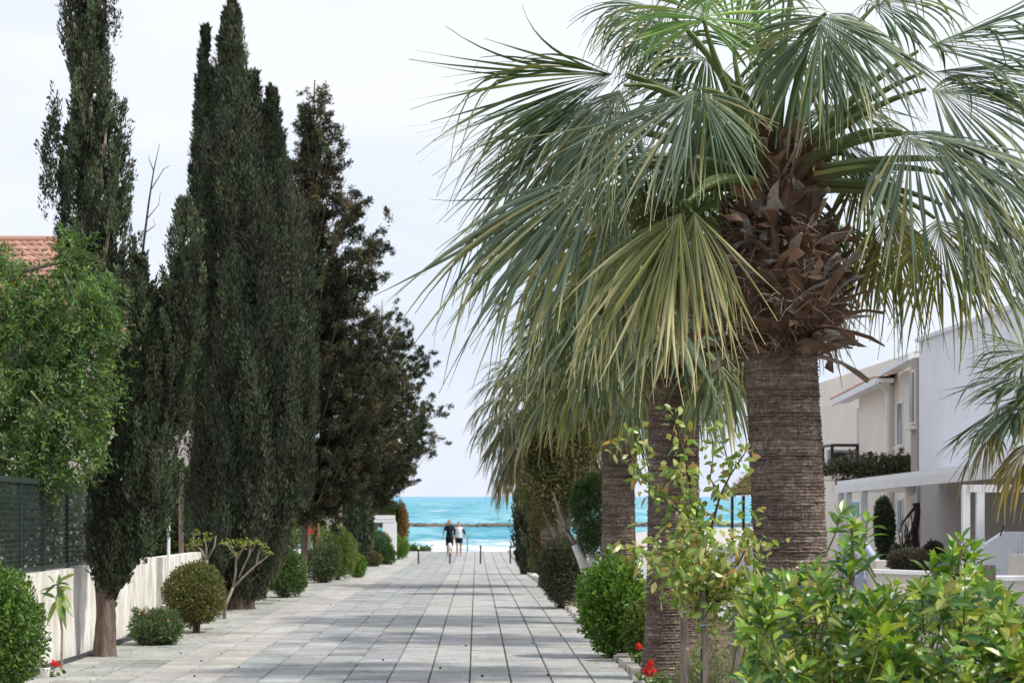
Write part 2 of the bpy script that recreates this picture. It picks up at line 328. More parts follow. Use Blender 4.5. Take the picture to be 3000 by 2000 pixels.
        me.polygons.foreach_set('use_smooth', np.full(len(ls), smooth, dtype=bool))
        ca = me.color_attributes.new('Col', 'FLOAT_COLOR', 'POINT'); ca.data.foreach_set('color', np.c_[K, np.ones(len(K))].astype(np.float32).ravel())
        me.update(calc_edges=True); me.materials.append(mat)
        ob = bpy.data.objects.new(name, me); C.objects.link(ob)
        if parent is not None: ob.parent = parent; ORG[ob.name] = o0
        else: ob.location = o0; ORG[ob.name] = o0
        return ob

def thing(name, label, cat, loc, group=None):
    o = bpy.data.objects.new(name, None); C.objects.link(o); o.location = tuple(float(k) for k in loc); o.empty_display_size = .3
    o['label'] = label; o['category'] = cat
    if group: o['group'] = group
    ORG[o.name] = np.asarray(loc, float); return o
def tag(o, label, cat, group=None, kind=None):
    o['label'] = label; o['category'] = cat
    if group: o['group'] = group
    if kind: o['kind'] = kind
    return o
def struct(o, label=None):
    o['kind'] = 'structure'
    if label: o['label'] = label
    return o

def runit(n): return nrm(rng.normal(size=(n, 3)))
def sides(D):
    return nrm(np.cross(D, runit(len(D))))
def mixcol(n, cols, w=None, vb=.18):
    cols = np.asarray(cols, float); k = rng.choice(len(cols), size=n, p=w)
    k2 = rng.choice(len(cols), size=n, p=w); t = rng.random((n, 1)) * .5
    return np.clip((cols[k] * (1 - t) + cols[k2] * t) * (1 + vb * rng.normal(size=(n, 1))), 0.004, 1)

def noise3(P, f, seed=0):
    r = np.random.default_rng(seed); v = 0
    for k in range(5):
        d = r.normal(size=3) * f * (1 + .5 * k); v = v + np.sin(P @ d + r.random() * 6.28) / (1 + .4 * k)
    return v / 2.4

# ------------------------------------------------------------------ ground, path, sea
mb = MB()
ys = np.array(sorted(set(list(range(-60, 120, 4)) + [109, 110, 111, 112, 114, 118, 122, 128, 135, 150, 181, 260, 1000, 6000, 60000])))
xs = np.array([-60000, -400, -60, -20, -8, 0, 8, 20, 60, 400, 60000.])
GV = np.array([[x, y, gz(y)] for y in ys for x in xs]); nx = len(xs)
GQ = [[j * nx + i, j * nx + i + 1, (j + 1) * nx + i + 1, (j + 1) * nx + i] for j in range(len(ys) - 1) for i in range(nx - 1)]
mb.add(GV, GQ); struct(mb.build('ground', M['ground'], at=(0, 0, 0)))
mb = MB(); SEA = EYE - 5.0
mb.add([[-60000, 150, SEA], [60000, 150, SEA], [60000, 60000, SEA], [-60000, 60000, SEA]], [[0, 1, 2, 3]])
struct(mb.build('sea', M['sea'], at=(0, 0, 0)))
# sand spit on the right of the shore, just above the water
mb = MB()
pts = [(14, 170), (16, 215), (20, 262), (27, 300), (40, 318), (90, 322), (140, 300), (140, 150), (14, 150)]
ctr = np.array([70, 230, SEA + .35]); V = [ctr] + [np.array([x, y, SEA + .02]) for x, y in pts]
mb.add(V, T=[[0, (i + 1) % len(pts) + 1, i + 1] for i in range(len(pts))])
struct(mb.build('beach', mat_plain('sand', (.50, .47, .43), .95, .06, 1.0), at=(0, 0, 0)))

# joints bed under the slabs
PX0, PX1, PY0, PY1 = -5.08, 1.76, 8.0, 110.2
def sheet(name, x0, x1, y0, y1, lift, mat, step=2.0, xw=None):
    mb = MB(); yy = np.arange(y0, y1 + step, step); yy[-1] = y1
    V = []
    for y in yy:
        V += [[x0, y, gz(y) + lift], [x1, y, gz(y) + lift]]
    mb.add(V, [[2 * i, 2 * i + 1, 2 * i + 3, 2 * i + 2] for i in range(len(yy) - 1)])
    return struct(mb.build(name, mat, at=(0, 0, 0)))
sheet('path_bed', PX0, PX1, PY0, PY1, .004, mat_plain('joint_soil', (.17, .15, .115), .95, .3, 5, .4, c2=(.12, .12, .08)))
mb = MB()
cols_x = []   # (x0, x1, zone)
x = -.97
edges = [-5.06, -4.60, -4.18, -3.78, -3.315, -2.85, -2.38, -1.91, -1.44, -.97, -.52, -.07, .38, .83, 1.28, 1.74]
LEN = .60
for ci in range(len(edges) - 1):
    x0, x1 = edges[ci], edges[ci + 1]
    zone = 'side' if x1 <= -3.7 else 'strip' if x1 <= -2.8 else 'bond' if x1 <= -.9 else 'grid'
    off = (rng.random() if zone in ('bond', 'side') else 0.0) * LEN
    y = PY0 + off
    while y < PY1 - LEN:
        g = .0045 if zone != 'grid' else .0058
        if zone == 'side' and x1 < -4.0 and rng.random() < .12: y += LEN; continue
        base = {'side': (.42, .42, .385), 'strip': (.475, .455, .42), 'bond': (.39, .395, .39), 'grid': (.435, .43, .41)}[zone]
        v = 1 + rng.normal() * (.055 if zone in ('grid', 'strip') else .09)
        if zone == 'bond' and rng.random() < .2: v *= .86
        colr = np.clip(np.array(base) * v + rng.normal(size=3) * .006, .1, .9)
        a, b_ = x0 + g, x1 - g; c, d_ = y + g * .7, y + LEN - g * .7
        zt = rng.normal() * .0015; t1, t2 = rng.normal(size=2) * .0012
        zc, zd = gz(c) + .03 + zt, gz(d_) + .03 + zt; e = .006
        V = [[a, c, zc - .03], [b_, c, zc - .03], [b_, d_, zd - .03], [a, d_, zd - .03],
             [a + e, c + e, zc + t1], [b_ - e, c + e, zc - t1], [b_ - e, d_ - e, zd - t2], [a + e, d_ - e, zd + t2]]
        mb.add(V, [[4, 5, 6, 7], [0, 1, 5, 4], [1, 2, 6, 5], [2, 3, 7, 6], [3, 0, 4, 7]], col=colr)
        y += LEN
struct(mb.build('path', M['paving'], at=(0, 0, 0)))
# kerb of rough stones along the right bed
mb = MB(); y = 10.0
while y < 109:
    l_ = rng.uniform(.25, .6)
    if rng.random() < .8:
        mb.box((1.82 + rng.normal() * .015, y + l_ / 2, gz(y) + .035), (.13 + rng.random() * .05, l_ * .92, .09 + rng.random() * .03), rng.normal() * .05, col=np.array([.42, .39, .34]) * rng.uniform(.75, 1.15), taper=.9)
    y += l_
struct(mb.build('kerb', M['attr'], at=(0, 0, 0)))
# paved lane behind the planting bed, right
sheet('pavement', 4.4, 9.0, 6, 108, .006, mat_plain('lane_paving', (.40, .385, .375), .85, .12, 1.3, .3, bscale=20))
# low weeds and leaf litter on the beds
def ground_cover(name, x0, x1, y0, y1, n, cols, h):
    P = np.c_[rng.uniform(x0, x1, n), rng.uniform(y0, y1, n), np.zeros(n)]; P[:, 2] = gza(P[:, 1]) + .005
    D = nrm(rng.normal(size=(n, 3)) * [.8, .8, .3] + [0, 0, .8]); mb = MB()
    mb.diamonds(P, D, sides(D), rng.uniform(.4, 1, n) * h, .022, mixcol(n, cols)); o = mb.build(name, M['leaf'], at=(0, 0, 0)); o['kind'] = 'stuff'
    return o
tag(ground_cover('ground_cover', 1.9, 4.3, 12, 100, 16000, [(.10, .14, .05), (.2, .17, .09), (.07, .10, .04)], .09), 'thin weeds growing in the soil bed under the palms', 'weeds', kind='stuff')
n = 900
P = np.c_[rng.uniform(-5.0, 1.7, n), rng.uniform(12, 60, n), np.zeros(n)]
P[:, 0] = np.where(rng.random(n) < .7, np.where(rng.random(n) < .6, rng.uniform(-5.05, -3.9, n), rng.uniform(1.35, 1.74, n)), P[:, 0]); P[:, 2] = gza(P[:, 1]) + .042
D = nrm(rng.normal(size=(n, 3)) * [1, 1, .12]); mb = MB(); mb.diamonds(P, D, nrm(np.cross(D, [0, 0, 1.])), rng.uniform(.03, .08, n), .025, mixcol(n, [(.22, .14, .07), (.12, .08, .05), (.3, .2, .1)]))
tag(mb.build('leaf_litter', M['leaf'], at=(0, 0, 0)), 'dry brown leaf litter scattered on the slabs along the edges', 'leaf litter', kind='stuff')

n = 5200; ed = np.array(edges[1:-1]); P = np.c_[rng.choice(ed, n) + rng.normal(size=n) * .006, rng.uniform(12, 75, n), np.zeros(n)]; kp = noise3(P * [1.3, .8, 0], 1.5, 31) > .15; P = P[kp]; P[:, 2] = gza(P[:, 1]) + .02; n = len(P)
D = nrm(rng.normal(size=(n, 3)) * [.8, .8, .3] + [0, 0, .7]); mb = MB(); mb.diamonds(P, D, sides(D), rng.uniform(.012, .035, n), .012, mixcol(n, [(.10, .13, .04), (.17, .14, .07), (.07, .08, .03)]))
tag(mb.build('joint_weeds', M['leaf'], at=(0, 0, 0)), 'tiny weeds and moss growing in the joints between the slabs', 'weeds', kind='stuff')
for (px_, py_) in ((570, 1990), (700, 1963), (530, 1921), (968, 1774), (1122, 1941), (1290, 1965), (1365, 1898), (1413, 1990), (1605, 1986), (1642, 1868), (590, 1944), (1560, 1890)):
    y_ = 2.06 * F / (py_ - HZ); y_ = (EYE - gz(y_)) * F / (py_ - HZ); p_ = W(px_, py_, y_); p_[2] = gz(p_[1]) + .042; r_ = rng.uniform(.011, .018); mb = MB(); mb.ball(p_ + [0, 0, 0], (r_, r_ * 1.1, r_ * .85), 8, 6, jit=.1)
    tag(mb.build('cypress_cone', M['dark_bark'], at=p_), 'small dark fallen cypress cone lying loose on the pale paving', 'cone', 'fallen cones scattered on the paving')

# breakwater
mb = MB()
x = -60
while x < 60:
    r = rng.uniform(.5, 1.5)
    mb.ball((x, 331 + rng.normal() * 1.5, SEA + rng.uniform(0, .18)), (r, r * .8, rng.uniform(.25, .55)), 8, 5, jit=.12)
    x += r * rng.uniform(.5, 1.1)
tag(mb.build('breakwater', M['rock'], at=(0, 331, SEA)), 'low dark rock breakwater lying across the turquoise sea', 'breakwater', kind='stuff')

# ------------------------------------------------------------------ plants: generic
GREENS = {
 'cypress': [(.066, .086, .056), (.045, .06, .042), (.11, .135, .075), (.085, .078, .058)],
 'cypress_pale': [(.08, .108, .06), (.055, .075, .048), (.13, .165, .09), (.095, .085, .062)],  # lighter green mix for the nearest cypress and one loose bush
 'conifer': [(.062, .076, .046), (.048, .06, .04), (.11, .115, .06), (.11, .09, .05), (.04, .048, .03)],
 'bright': [(.12, .24, .035), (.07, .15, .03), (.19, .30, .05)],
 'mid': [(.07, .13, .035), (.05, .09, .03), (.12, .19, .05)],
 'olive': [(.12, .14, .045), (.16, .18, .05), (.09, .10, .04), (.2, .18, .07)],
 'brown': [(.07, .065, .032), (.05, .055, .026), (.11, .085, .045)],
 'grey': [(.12, .15, .10), (.09, .12, .075), (.2, .22, .15)],
}

def cypress(name, label, d, leaders, base_px, cols, nclump=1500, per=40, group=None, gaps=0.0, trunk_r=.22, clen=(.35, .8), card=(.07, .028), inner=.35, up=1.0, seed=1, depth_ratio=1.0, trunk_top=None, trunk_pts=None):
    """leaders: polylines of (px, py, half width px) -> columnar crown made of upright sprays"""
    base = G(base_px, d); root = thing(name, label, 'cypress tree', base, group)
    if True:
        mb = MB(); tot = sum(sum((a[2] + b[2]) / 2 * abs(a[1] - b[1]) for a, b in zip(l, l[1:])) for l in leaders)
        for li, lead in enumerate(leaders):
            A = np.array([np.r_[W(p[0], p[1], d), p[2] / F * d] for p in lead]); 
            seg = np.array([(a[2] + b[2]) / 2 * abs(a[1] - b[1]) for a, b in zip(lead, lead[1:])])
            n = int(nclump * seg.sum() / tot)
            k = rng.choice(len(seg), size=n, p=seg / seg.sum()); t = rng.random(n)[:, None]
            Cc = A[k] * (1 - t) + A[k + 1] * t; R = Cc[:, 3]; Cc = Cc[:, :3]
            th = rng.random(n) * 2 * np.pi
            q = np.c_[np.cos(th), np.sin(th) * depth_ratio, np.zeros(n)]
            isin = rng.random(n) < inner; rr = np.where(isin, rng.uniform(.1, .7, n), rng.uniform(.72, .97, n)) + (rng.random(n) < .05) * rng.uniform(.05, .2, n)
            S0 = Cc + q * R[:, None]
            nz = noise3(np.c_[S0[:, :2] * 1.0, S0[:, 2] * .35], 2.2, seed + li)
            R2 = R * (1 + .09 * nz + .10 * np.sin(th * 9 + 2.5 * noise3(np.c_[S0[:, 2] * .5, th * 0, th * 0], 1.0, seed)) * (1 - isin)) * rr
            P0 = Cc + q * R2[:, None]; keepi = np.arange(n)
            gp = gaps[li] if isinstance(gaps, (list, tuple)) else gaps
            if gp > 0:
                keep = noise3(P0 * [1, 1, .6], 8.0, seed + 50) > (-1 + gp * 2) * .8
                P0, q, isin, keepi, n = P0[keep], q[keep], isin[keep], keepi[keep], int(keep.sum())
            cl = np.minimum(rng.uniform(clen[0], clen[1], n), R[keepi] * 1.6 + .12)
            dirs = nrm(q * .16 + np.array([0, 0, 1.0]) * up + rng.normal(size=(n, 3)) * .10)
            tt = rng.random((n, per)); 
            rad = (.10 + .02 * rng.random((n, 1))) * np.sin(np.pi * (tt * .85 + .1)) * rng.uniform(.3, 1, (n, per)) * (cl[:, None] / .6)
            off = nrm(rng.normal(size=(n, per, 3))) * rad[..., None]; off[..., 2] *= .4
            P = P0[:, None] + dirs[:, None] * (cl[:, None] * (tt - .5))[..., None] + off
            D = nrm(dirs[:, None] * 1.1 + nrm(off + 1e-6) * .45 + rng.normal(size=(n, per, 3)) * .2)
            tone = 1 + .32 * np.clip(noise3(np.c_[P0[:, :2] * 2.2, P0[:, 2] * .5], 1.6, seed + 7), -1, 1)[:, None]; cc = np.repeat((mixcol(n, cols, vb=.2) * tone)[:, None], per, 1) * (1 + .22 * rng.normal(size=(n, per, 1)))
            N = n * per; P = P.reshape(-1, 3); D = D.reshape(-1, 3)
            mb.diamonds(P, D, sides(D), rng.uniform(.6, 1.3, N) * card[0] * np.repeat(1 + .5 * isin, per), rng.uniform(.6, 1.3, N) * card[1] * np.repeat(1 + 1.2 * isin, per), np.clip(cc.reshape(-1, 3), .008, 1))
        mb.build('crown', M['conifer'], root)
    mb = MB()
    tp = trunk_pts or [(base_px, None, 1.0)] + [(p[0], p[1], max(.15, 1 - .8 * i / len(leaders[0]))) for i, p in enumerate(leaders[0])]
    pts, rad = [], []
    for (px, py, rr) in tp:
        pts.append(base - [0, 0, .05] if py is None else W(px, py, d)); rad.append(trunk_r * rr)
    pts = np.array(pts); 
    # flare at the foot
    P0 = pts[0]; P1 = pts[1]
    pts = np.r_[[P0], [P0 * .93 + P1 * .07], [P0 * .8 + P1 * .2], pts[1:]]; rad = [rad[0] * 2.0, rad[0] * 1.35, rad[0] * 1.05] + rad[1:]
    t_ = np.linspace(0, len(pts) - 1, len(pts) * 5); pts = np.stack([np.interp(t_, range(len(pts)), pts[:, c]) for c in range(3)], 1); rad = np.interp(t_, range(len(rad)), rad)
    mb.tube(pts, rad, 28, jit=.02, flute=.09)
    mb.build('trunk', M['bark'], root, smooth=True)
    return root

def ellipsoid_foliage(mb, c, r, n, leaf, cols, seed=0, shell=.5, upd=.35, lump=.17, broad=False, lf=3.0, flat_top=False, openness=0.0):
    U = runit(n); rr = np.where(rng.random(n) < shell, rng.uniform(.84, 1.04, n), rng.uniform(.3, .95, n)); rr = rr + (rng.random(n) < .03) * rng.uniform(0, .10, n)
    c = np.asarray(c, float); r = np.broadcast_to(np.asarray(r, float), (3,))
    if flat_top: U = np.sign(U) * np.abs(U) ** .75; U = U / np.max([np.linalg.norm(U, axis=1), np.ones(n) * .98], axis=0)[:, None]
    nz = noise3(U * r, lf, seed) * lump + noise3(U * r, lf * 3.5, seed + 3) * lump * .55
    P = c + U * r * (rr * (1 + nz))[:, None]
    if openness > 0:
        k = noise3(P, lf * 2.5, seed + 9) > -1 + 2 * openness; P, U = P[k], U[k]; n = len(P)
    D = nrm(U * .7 + [0, 0, upd] + rng.normal(size=(n, 3)) * .55)
    Ln = rng.uniform(.65, 1.3, n) * leaf[0]; Wd = rng.uniform(.7, 1.25, n) * leaf[1]
    cc = mixcol(n, cols)
    S = nrm(np.cross(D, U + rng.normal(size=(n, 3)) * .5))
    if broad: mb.leaves(P, D, S, Ln, Wd, cc)
    else: mb.diamonds(P, D, S, Ln, Wd, cc)

def shrub(name, label, px, d, w, h, lift, cols, n=9000, leaf=(.05, .028), group=None, stems=True, seed=0, cat='shrub', xy=None, broad=False, lump=.18, flat=False, mat='leaf', depth=1.0, openness=0.0, stem_mat='bark', lobes=5):
    base = G(px, d) if xy is None else np.array([xy[0], xy[1], gz(xy[1])])
    root = thing(name, label, cat, base, group)
    mb = MB(); cc_ = base + [0, 0, lift + (h - lift) / 2]; rr_ = np.array([w / 2, w / 2 * depth, (h - lift) / 2]); rs_ = np.random.default_rng(seed + 100); k_ = .97 if lobes else 1.0
    ellipsoid_foliage(mb, cc_, rr_ * k_, int(n * (.62 if lobes else 1)), leaf, cols, seed, lump=lump, broad=broad, flat_top=flat, openness=openness)
    for q in range(lobes):
        u_ = nrm(rs_.normal(size=3) + [0, -.3, .25]); f_ = rs_.uniform(.36, .62); ellipsoid_foliage(mb, cc_ + u_ * rr_ * (1.0 - f_ * .75), rr_ * f_, int(n * .13), leaf, [np.array(c) * rs_.uniform(.8, 1.25) for c in cols], seed + q, lump=lump, broad=broad)
    if lobes:
        for q in range(16):
            u_ = nrm(rs_.normal(size=3) * [1, 1, .7] + [0, 0, .45]); p0 = cc_ + u_ * rr_ * .88; ax = nrm(u_ + [0, 0, .4] + rs_.normal(size=3) * .3); m_ = 26; t_ = rng.random((m_, 1)); sl_ = rs_.uniform(.10, .24) * min(1.3, w)
            P_ = p0 + ax * t_ * sl_ + rng.normal(size=(m_, 3)) * .014 * (1.4 - t_); D_ = nrm(ax + rng.normal(size=(m_, 3)) * .6); mb.diamonds(P_, D_, sides(D_), leaf[0] * .95, leaf[1], mixcol(m_, cols) * 1.1)
    mb.build('foliage', M[mat], root)
    mb = MB()
    for k in range(7):
        a = rng.random() * 6.28; r = w * .28 * rng.random()
        top = base + [math.cos(a) * r, math.sin(a) * r * depth, lift + (h - lift) * .6]
        mb.tube([base + [math.cos(a) * .04, math.sin(a) * .04, -.03], base * .5 + top * .5 + [0, 0, 0], top], [.022, .016, .008], 6)
    mb.build('stems', M[stem_mat], root)
    return root

# ------------------------------------------------------------------ fan palms
def frond(mb, hub, mid, nr, Ln, spread=100, nseg=46, droop=.8, split=.5, basec=(.09, .14, .065), tipc=(.30, .27, .12), kink=.25, glauc=.3, ytip=.55):
    hub = np.asarray(hub, float); mid = nrm(mid); nr = np.asarray(nr, float); nr = nrm(nr - mid * (nr @ mid)); side = np.cross(nr, mid)
    sp = math.radians(spread); a = np.linspace(-sp, sp, nseg) + rng.normal(size=nseg) * .012; a = a[rng.random(nseg) > .07]; n0 = nseg; nseg = len(a)
    ca, sa = np.cos(a)[:, None], np.sin(a)[:, None]
    D = nrm(ca * mid + sa * side - np.abs(sa) * nr * .36 + rng.normal(size=(nseg, 3)) * .028)
    ln = Ln * (1 - .30 * (np.abs(a) / sp) ** 2) * rng.uniform(.86, 1.06, nseg)
    K = 10; s = np.linspace(0, 1, K); da = 2 * sp / n0
    g = np.array([0, 0, -1.0]); dr = droop * rng.uniform(.55, 1.5, nseg); kk = rng.random(nseg) < kink
    pos = np.zeros((nseg, K, 3)); dirs = np.zeros((nseg, K, 3)); pos[:, 0] = hub + mid * (.10 * Ln) * np.maximum(0, ca); dirs[:, 0] = D
    wob = rng.normal(size=(nseg, 3)) * .20
    for k in range(1, K):
        f = s[k] ** 1.7 * 1.5 * dr; f = f + np.where(kk, np.maximum(0, s[k] - .58) * 7.0, 0)
        dirs[:, k] = nrm(D + g * f[:, None] + wob * s[k] ** 2 * 1.5)
        pos[:, k] = pos[:, k - 1] + dirs[:, k] * (ln / (K - 1))[:, None]
    spl = split * rng.uniform(.85, 1.12, nseg)
    hw_s = spl * Ln * math.tan(da / 2) * 1.06
    hw = np.where(s[None] < spl[:, None], s[None] * Ln * math.tan(da / 2) * 1.06, hw_s[:, None] * np.clip(1 - (s[None] - spl[:, None]) / (1 - spl[:, None]), .03, 1) ** 1.0)
    hw = np.clip(hw * .9, .0026, .032)
    lat = nrm(np.cross(nr, dirs)); up = np.cross(dirs, lat)
    tw = (rng.normal(size=nseg) * .55)[:, None, None] * np.clip((s - .45) / .55, 0, 1)[None, :, None] * 1.2
    lat2 = lat * np.cos(tw) + up * np.sin(tw)
    Lf = pos - lat2 * hw[..., None] - up * hw[..., None] * .42; R = pos + lat2 * hw[..., None] - up * hw[..., None] * .42
    V = np.stack([Lf, pos, R], 2)
    i = (np.arange(nseg) * K * 3)[:, None, None] + (np.arange(K - 1) * 3)[None, :, None]; j = np.arange(2)[None, None]
    Q = np.stack([i + j, i + j + 1, i + j + 4, i + j + 3], -1).reshape(-1, 4)
    bc = np.array(basec) * (1 + .2 * rng.normal(size=(nseg, 1))); gl = (rng.random((nseg, 1)) < glauc) * np.array([.085, .09, .07]) * rng.random((nseg, 1)); bc = bc + gl
    ylw = (rng.random(nseg) < .14)[:, None] * np.array([.14, .10, .02]); bc = bc + ylw
    tp = np.clip((s - rng.uniform(ytip, .95, nseg)[:, None]) / .3, 0, 1)[..., None]
    col = bc[:, None] * (1 - tp) + np.array(tipc) * rng.uniform(.6, 1.5, (nseg, 1, 1)) * tp
    col = np.repeat(col[:, :, None], 3, 2); col[:, :, 1] *= 1.3
    mb.add(V.reshape(-1, 3), Q, col=np.clip(col.reshape(-1, 3), .01, 1))

def petiole(mb, p0, p1, mid, r0=.042, r1=.013, col=(.12, .165, .05)):
    p0, p1 = np.asarray(p0), np.asarray(p1); c = p1 - nrm(mid) * np.linalg.norm(p1 - p0) * .4
    t = np.linspace(0, 1, 9)[:, None]; P = (1 - t) ** 2 * p0 + 2 * t * (1 - t) * c + t * t * p1
    rr = np.linspace(r0, r1, 9); cc = np.array([(.20, .12, .06)]) * (1 - np.clip(t * 4, 0, 1)) + np.array([col]) * np.clip(t * 4, 0, 1)
    mb.tube(P, rr, 6, col=cc * rng.uniform(.85, 1.15))

def generic_fronds(root, heart, n, Ln, plen, el_hi, el_lo, cfg, az0=0.0, azr=None, nseg=36, az_list=None):
    for k in range(n):
        f = (k + .5) / n
        az = k * 2.39996 + az0 + rng.normal() * .15 if azr is None else rng.uniform(*azr)
        el = math.radians(el_hi + (el_lo - el_hi) * f ** .8 + rng.normal() * 6)
        out_ = np.array([math.cos(az), math.sin(az), 0]); d0 = out_ * math.cos(el) + np.array([0, 0, math.sin(el)])
        pl = plen * rng.uniform(.8, 1.15)
        sag = .28 * max(0, math.cos(el)) + .1
        hub = heart + d0 * pl + np.array([0, 0, -sag * pl]) + np.array([0, 0, -.25 * f])
        mid = nrm(d0 + np.array([0, 0, -.55 - .5 * f * math.cos(el)]))
        nr = nrm(np.array([0, 0, 1.0]) * max(.25, math.cos(el)) + out_ * (math.sin(el) * -.5 + .55) + rng.normal(size=3) * .15)
        mb = MB(); b = dict(cfg)
        if f > .8: b['basec'] = cfg.get('old', (.17, .17, .06)); b['tipc'] = (.36, .29, .13); b['droop'] = 1.1
        b.pop('old', None)
        frond(mb, hub, mid, nr, Ln * rng.uniform(.85, 1.1), nseg=nseg, spread=rng.uniform(85, 110), **b)
        petiole(mb, heart + d0 * .1 + np.array([0, 0, -.3 * f]), hub, mid)
        mb.build('frond', M['palm_leaf'], root)

def palm_body(root, base, heart, r_base, r_top, skirt_z, skirt_r, nboot, ring=.028, lean_top=None):
    """trunk with ring ridges + skirt of old leaf bases between skirt_z and the heart"""
    sk = np.array([base[0] * .3 + heart[0] * .7, base[1], skirt_z]); sk[1] = base[1]
    H = skirt_z + .15 - base[2]; k = int(H / ring * 2.2); z = np.linspace(0, 1, k)
    n = 56; th = np.arange(n) / n * 2 * np.pi
    bend = (sk - base)[:2]
    P = np.c_[base[0] + bend[0] * z ** 1.5, base[1] + bend[1] * z, base[2] - .05 + (H + .05) * z]
    R = r_base + (r_top - r_base) * np.clip(z * 1.6, 0, 1) ** .7 + .08 * r_base * np.exp(-z * 14) * 4
    row = (np.arange(k) % 2) * .010 - .005 + rng.normal(size=k) * .003
    rough = rng.normal(size=(k, n)) * .0035 + noise3(np.c_[np.repeat(z * H * 3, n), np.tile(np.cos(th) * 3, k), np.tile(np.sin(th) * 3, k)], 1.7, 4).reshape(k, n) * .006
    RR = R[:, None] + row[:, None] + rough
    V = np.stack([P[:, None, 0] + RR * np.cos(th), P[:, None, 1] + RR * np.sin(th), np.repeat(P[:, 2:3], n, 1) + rng.normal(size=(k, n)) * .004], -1)
    i = np.arange(k - 1)[:, None] * n; j = np.arange(n)[None]; Q = np.stack([i + j, i + (j + 1) % n, i + n + (j + 1) % n, i + n + j], -1)
    mb = MB(); mb.add(V.reshape(-1, 3), Q.reshape(-1, 4)); mb.build('trunk', M['palm_bark'], root, smooth=False)
    # core of the skirt
    mb = MB(); core = [sk + (heart - sk) * t for t in (0, .15, .4, .7, 1.0)]
    rs = [r_top * .95, skirt_r * .72, skirt_r * .66, skirt_r * .34, skirt_r * .16]
    mb.tube(core, rs, 16, col=(.10, .06, .04), jit=.06)
    # leaf bases
    for q in range(nboot):
        t = (q + rng.random()) / nboot; az = q * 2.39996 + rng.normal() * .2
        c = sk + (heart - sk) * t; rc = float(np.interp(t, (0, .15, .4, .7, 1.0), rs))
        o_ = np.array([math.cos(az), math.sin(az), 0]); tan = np.array([-o_[1], o_[0], 0])
        ln = rng.uniform(.45, .95) * (skirt_r * (.95 - .2 * t)); up_ = -.1 + 1.1 * t + rng.normal() * .38
        d0 = nrm(o_ * .45 + tan * rng.normal() * .75 + [0, 0, up_ + .5]); d1 = nrm(o_ * (1.0 - .5 * t) + tan * rng.normal() * .8 + [0, 0, up_ - .3 + rng.normal() * .4])
        thin_ = rng.random() < .45; w0 = skirt_r * (rng.uniform(.07, .16) if thin_ else rng.uniform(.18, .36)); ln = ln * (1.15 if thin_ else 1); pos = c + o_ * rc * .72 + [0, 0, -.06]
        S_ = nrm(tan + np.array([0, 0, rng.normal() * .35]) + o_ * rng.normal() * .3); rows = []; cs = []
        bc = np.array(random.choice([(.24, .13, .08), (.17, .10, .065), (.28, .17, .11), (.13, .085, .065), (.38, .33, .29), (.20, .13, .09), (.32, .27, .23)])) * rng.uniform(.7, 1.25)
        for u in (0, .2, .45, .75, 1.0):
            dd = nrm(d0 * (1 - u) + d1 * u); w = w0 * (1 - .6 * u ** .8) + (.02 if u < 1 else rng.uniform(.0, .03)); N_ = nrm(np.cross(dd, S_))
            th_ = .018 * (1 - .5 * u)
            jx = rng.normal(size=3) * .014
            rows += [pos - S_ * w / 2 - N_ * w * .14 + jx, pos + N_ * th_, pos + S_ * w / 2 - N_ * w * .14 - jx, pos - N_ * th_]
            cs += [bc * (1 - .25 * u) * k_ for k_ in rng.uniform(.6, 1.35, 4)]
            pos = pos + dd * ln * (.25 if u < 1 else 0)
        Qb = [[4 * a + b, 4 * a + (b + 1) % 4, 4 * a + 4 + (b + 1) % 4, 4 * a + 4 + b] for a in range(4) for b in range(4)] + [[0, 3, 2, 1], [16, 17, 18, 19]]
        mb.add(rows, Qb, col=np.clip(cs, .01, 1))
    mb.build('leaf_bases', M['attr'], root)
    # fibre strands
    mb = MB(); nf = nboot * 4
    for q in range(nf):
        t = rng.random() ** 1.3; az = rng.random() * 6.28; c = sk + (heart - sk) * t; rc = float(np.interp(t, (0, .15, .4, .7, 1.0), rs)) * rng.uniform(.95, 1.25)
        o_ = np.array([math.cos(az), math.sin(az), 0]); tan = np.array([-o_[1], o_[0], 0]); p = c + o_ * rc
        v = nrm(tan * rng.normal() + o_ * .5 + [0, 0, rng.normal() * .7]); l_ = rng.uniform(.06, .24)
        mb.tube([p, p + v * l_ * .5 + [0, 0, .01], p + v * l_ + [0, 0, -.03 * rng.random()]], [.0035, .003, .001], 3, col=np.array(random.choice([(.28, .2, .14), (.14, .09, .06), (.42, .36, .29)])), caps=False)
    mb.build('fibres', M['attr'], root)

# main palm ---------------------------------------------------------------
DP = 15.8
base = G(2332, DP); heart = W(2262, 455, DP)
main = thing('fan_palm', 'large fan palm with thick ringed trunk and shaggy brown skirt, nearest to the camera', 'palm tree', base, 'fan palms lining the path')
palm_body(main, base, heart, .325, .285, W(0, 1035, DP)[2], .66, 380)
g1 = (.062, .106, .052); gy = (.13, .15, .055); gb = (.09, .128, .085)
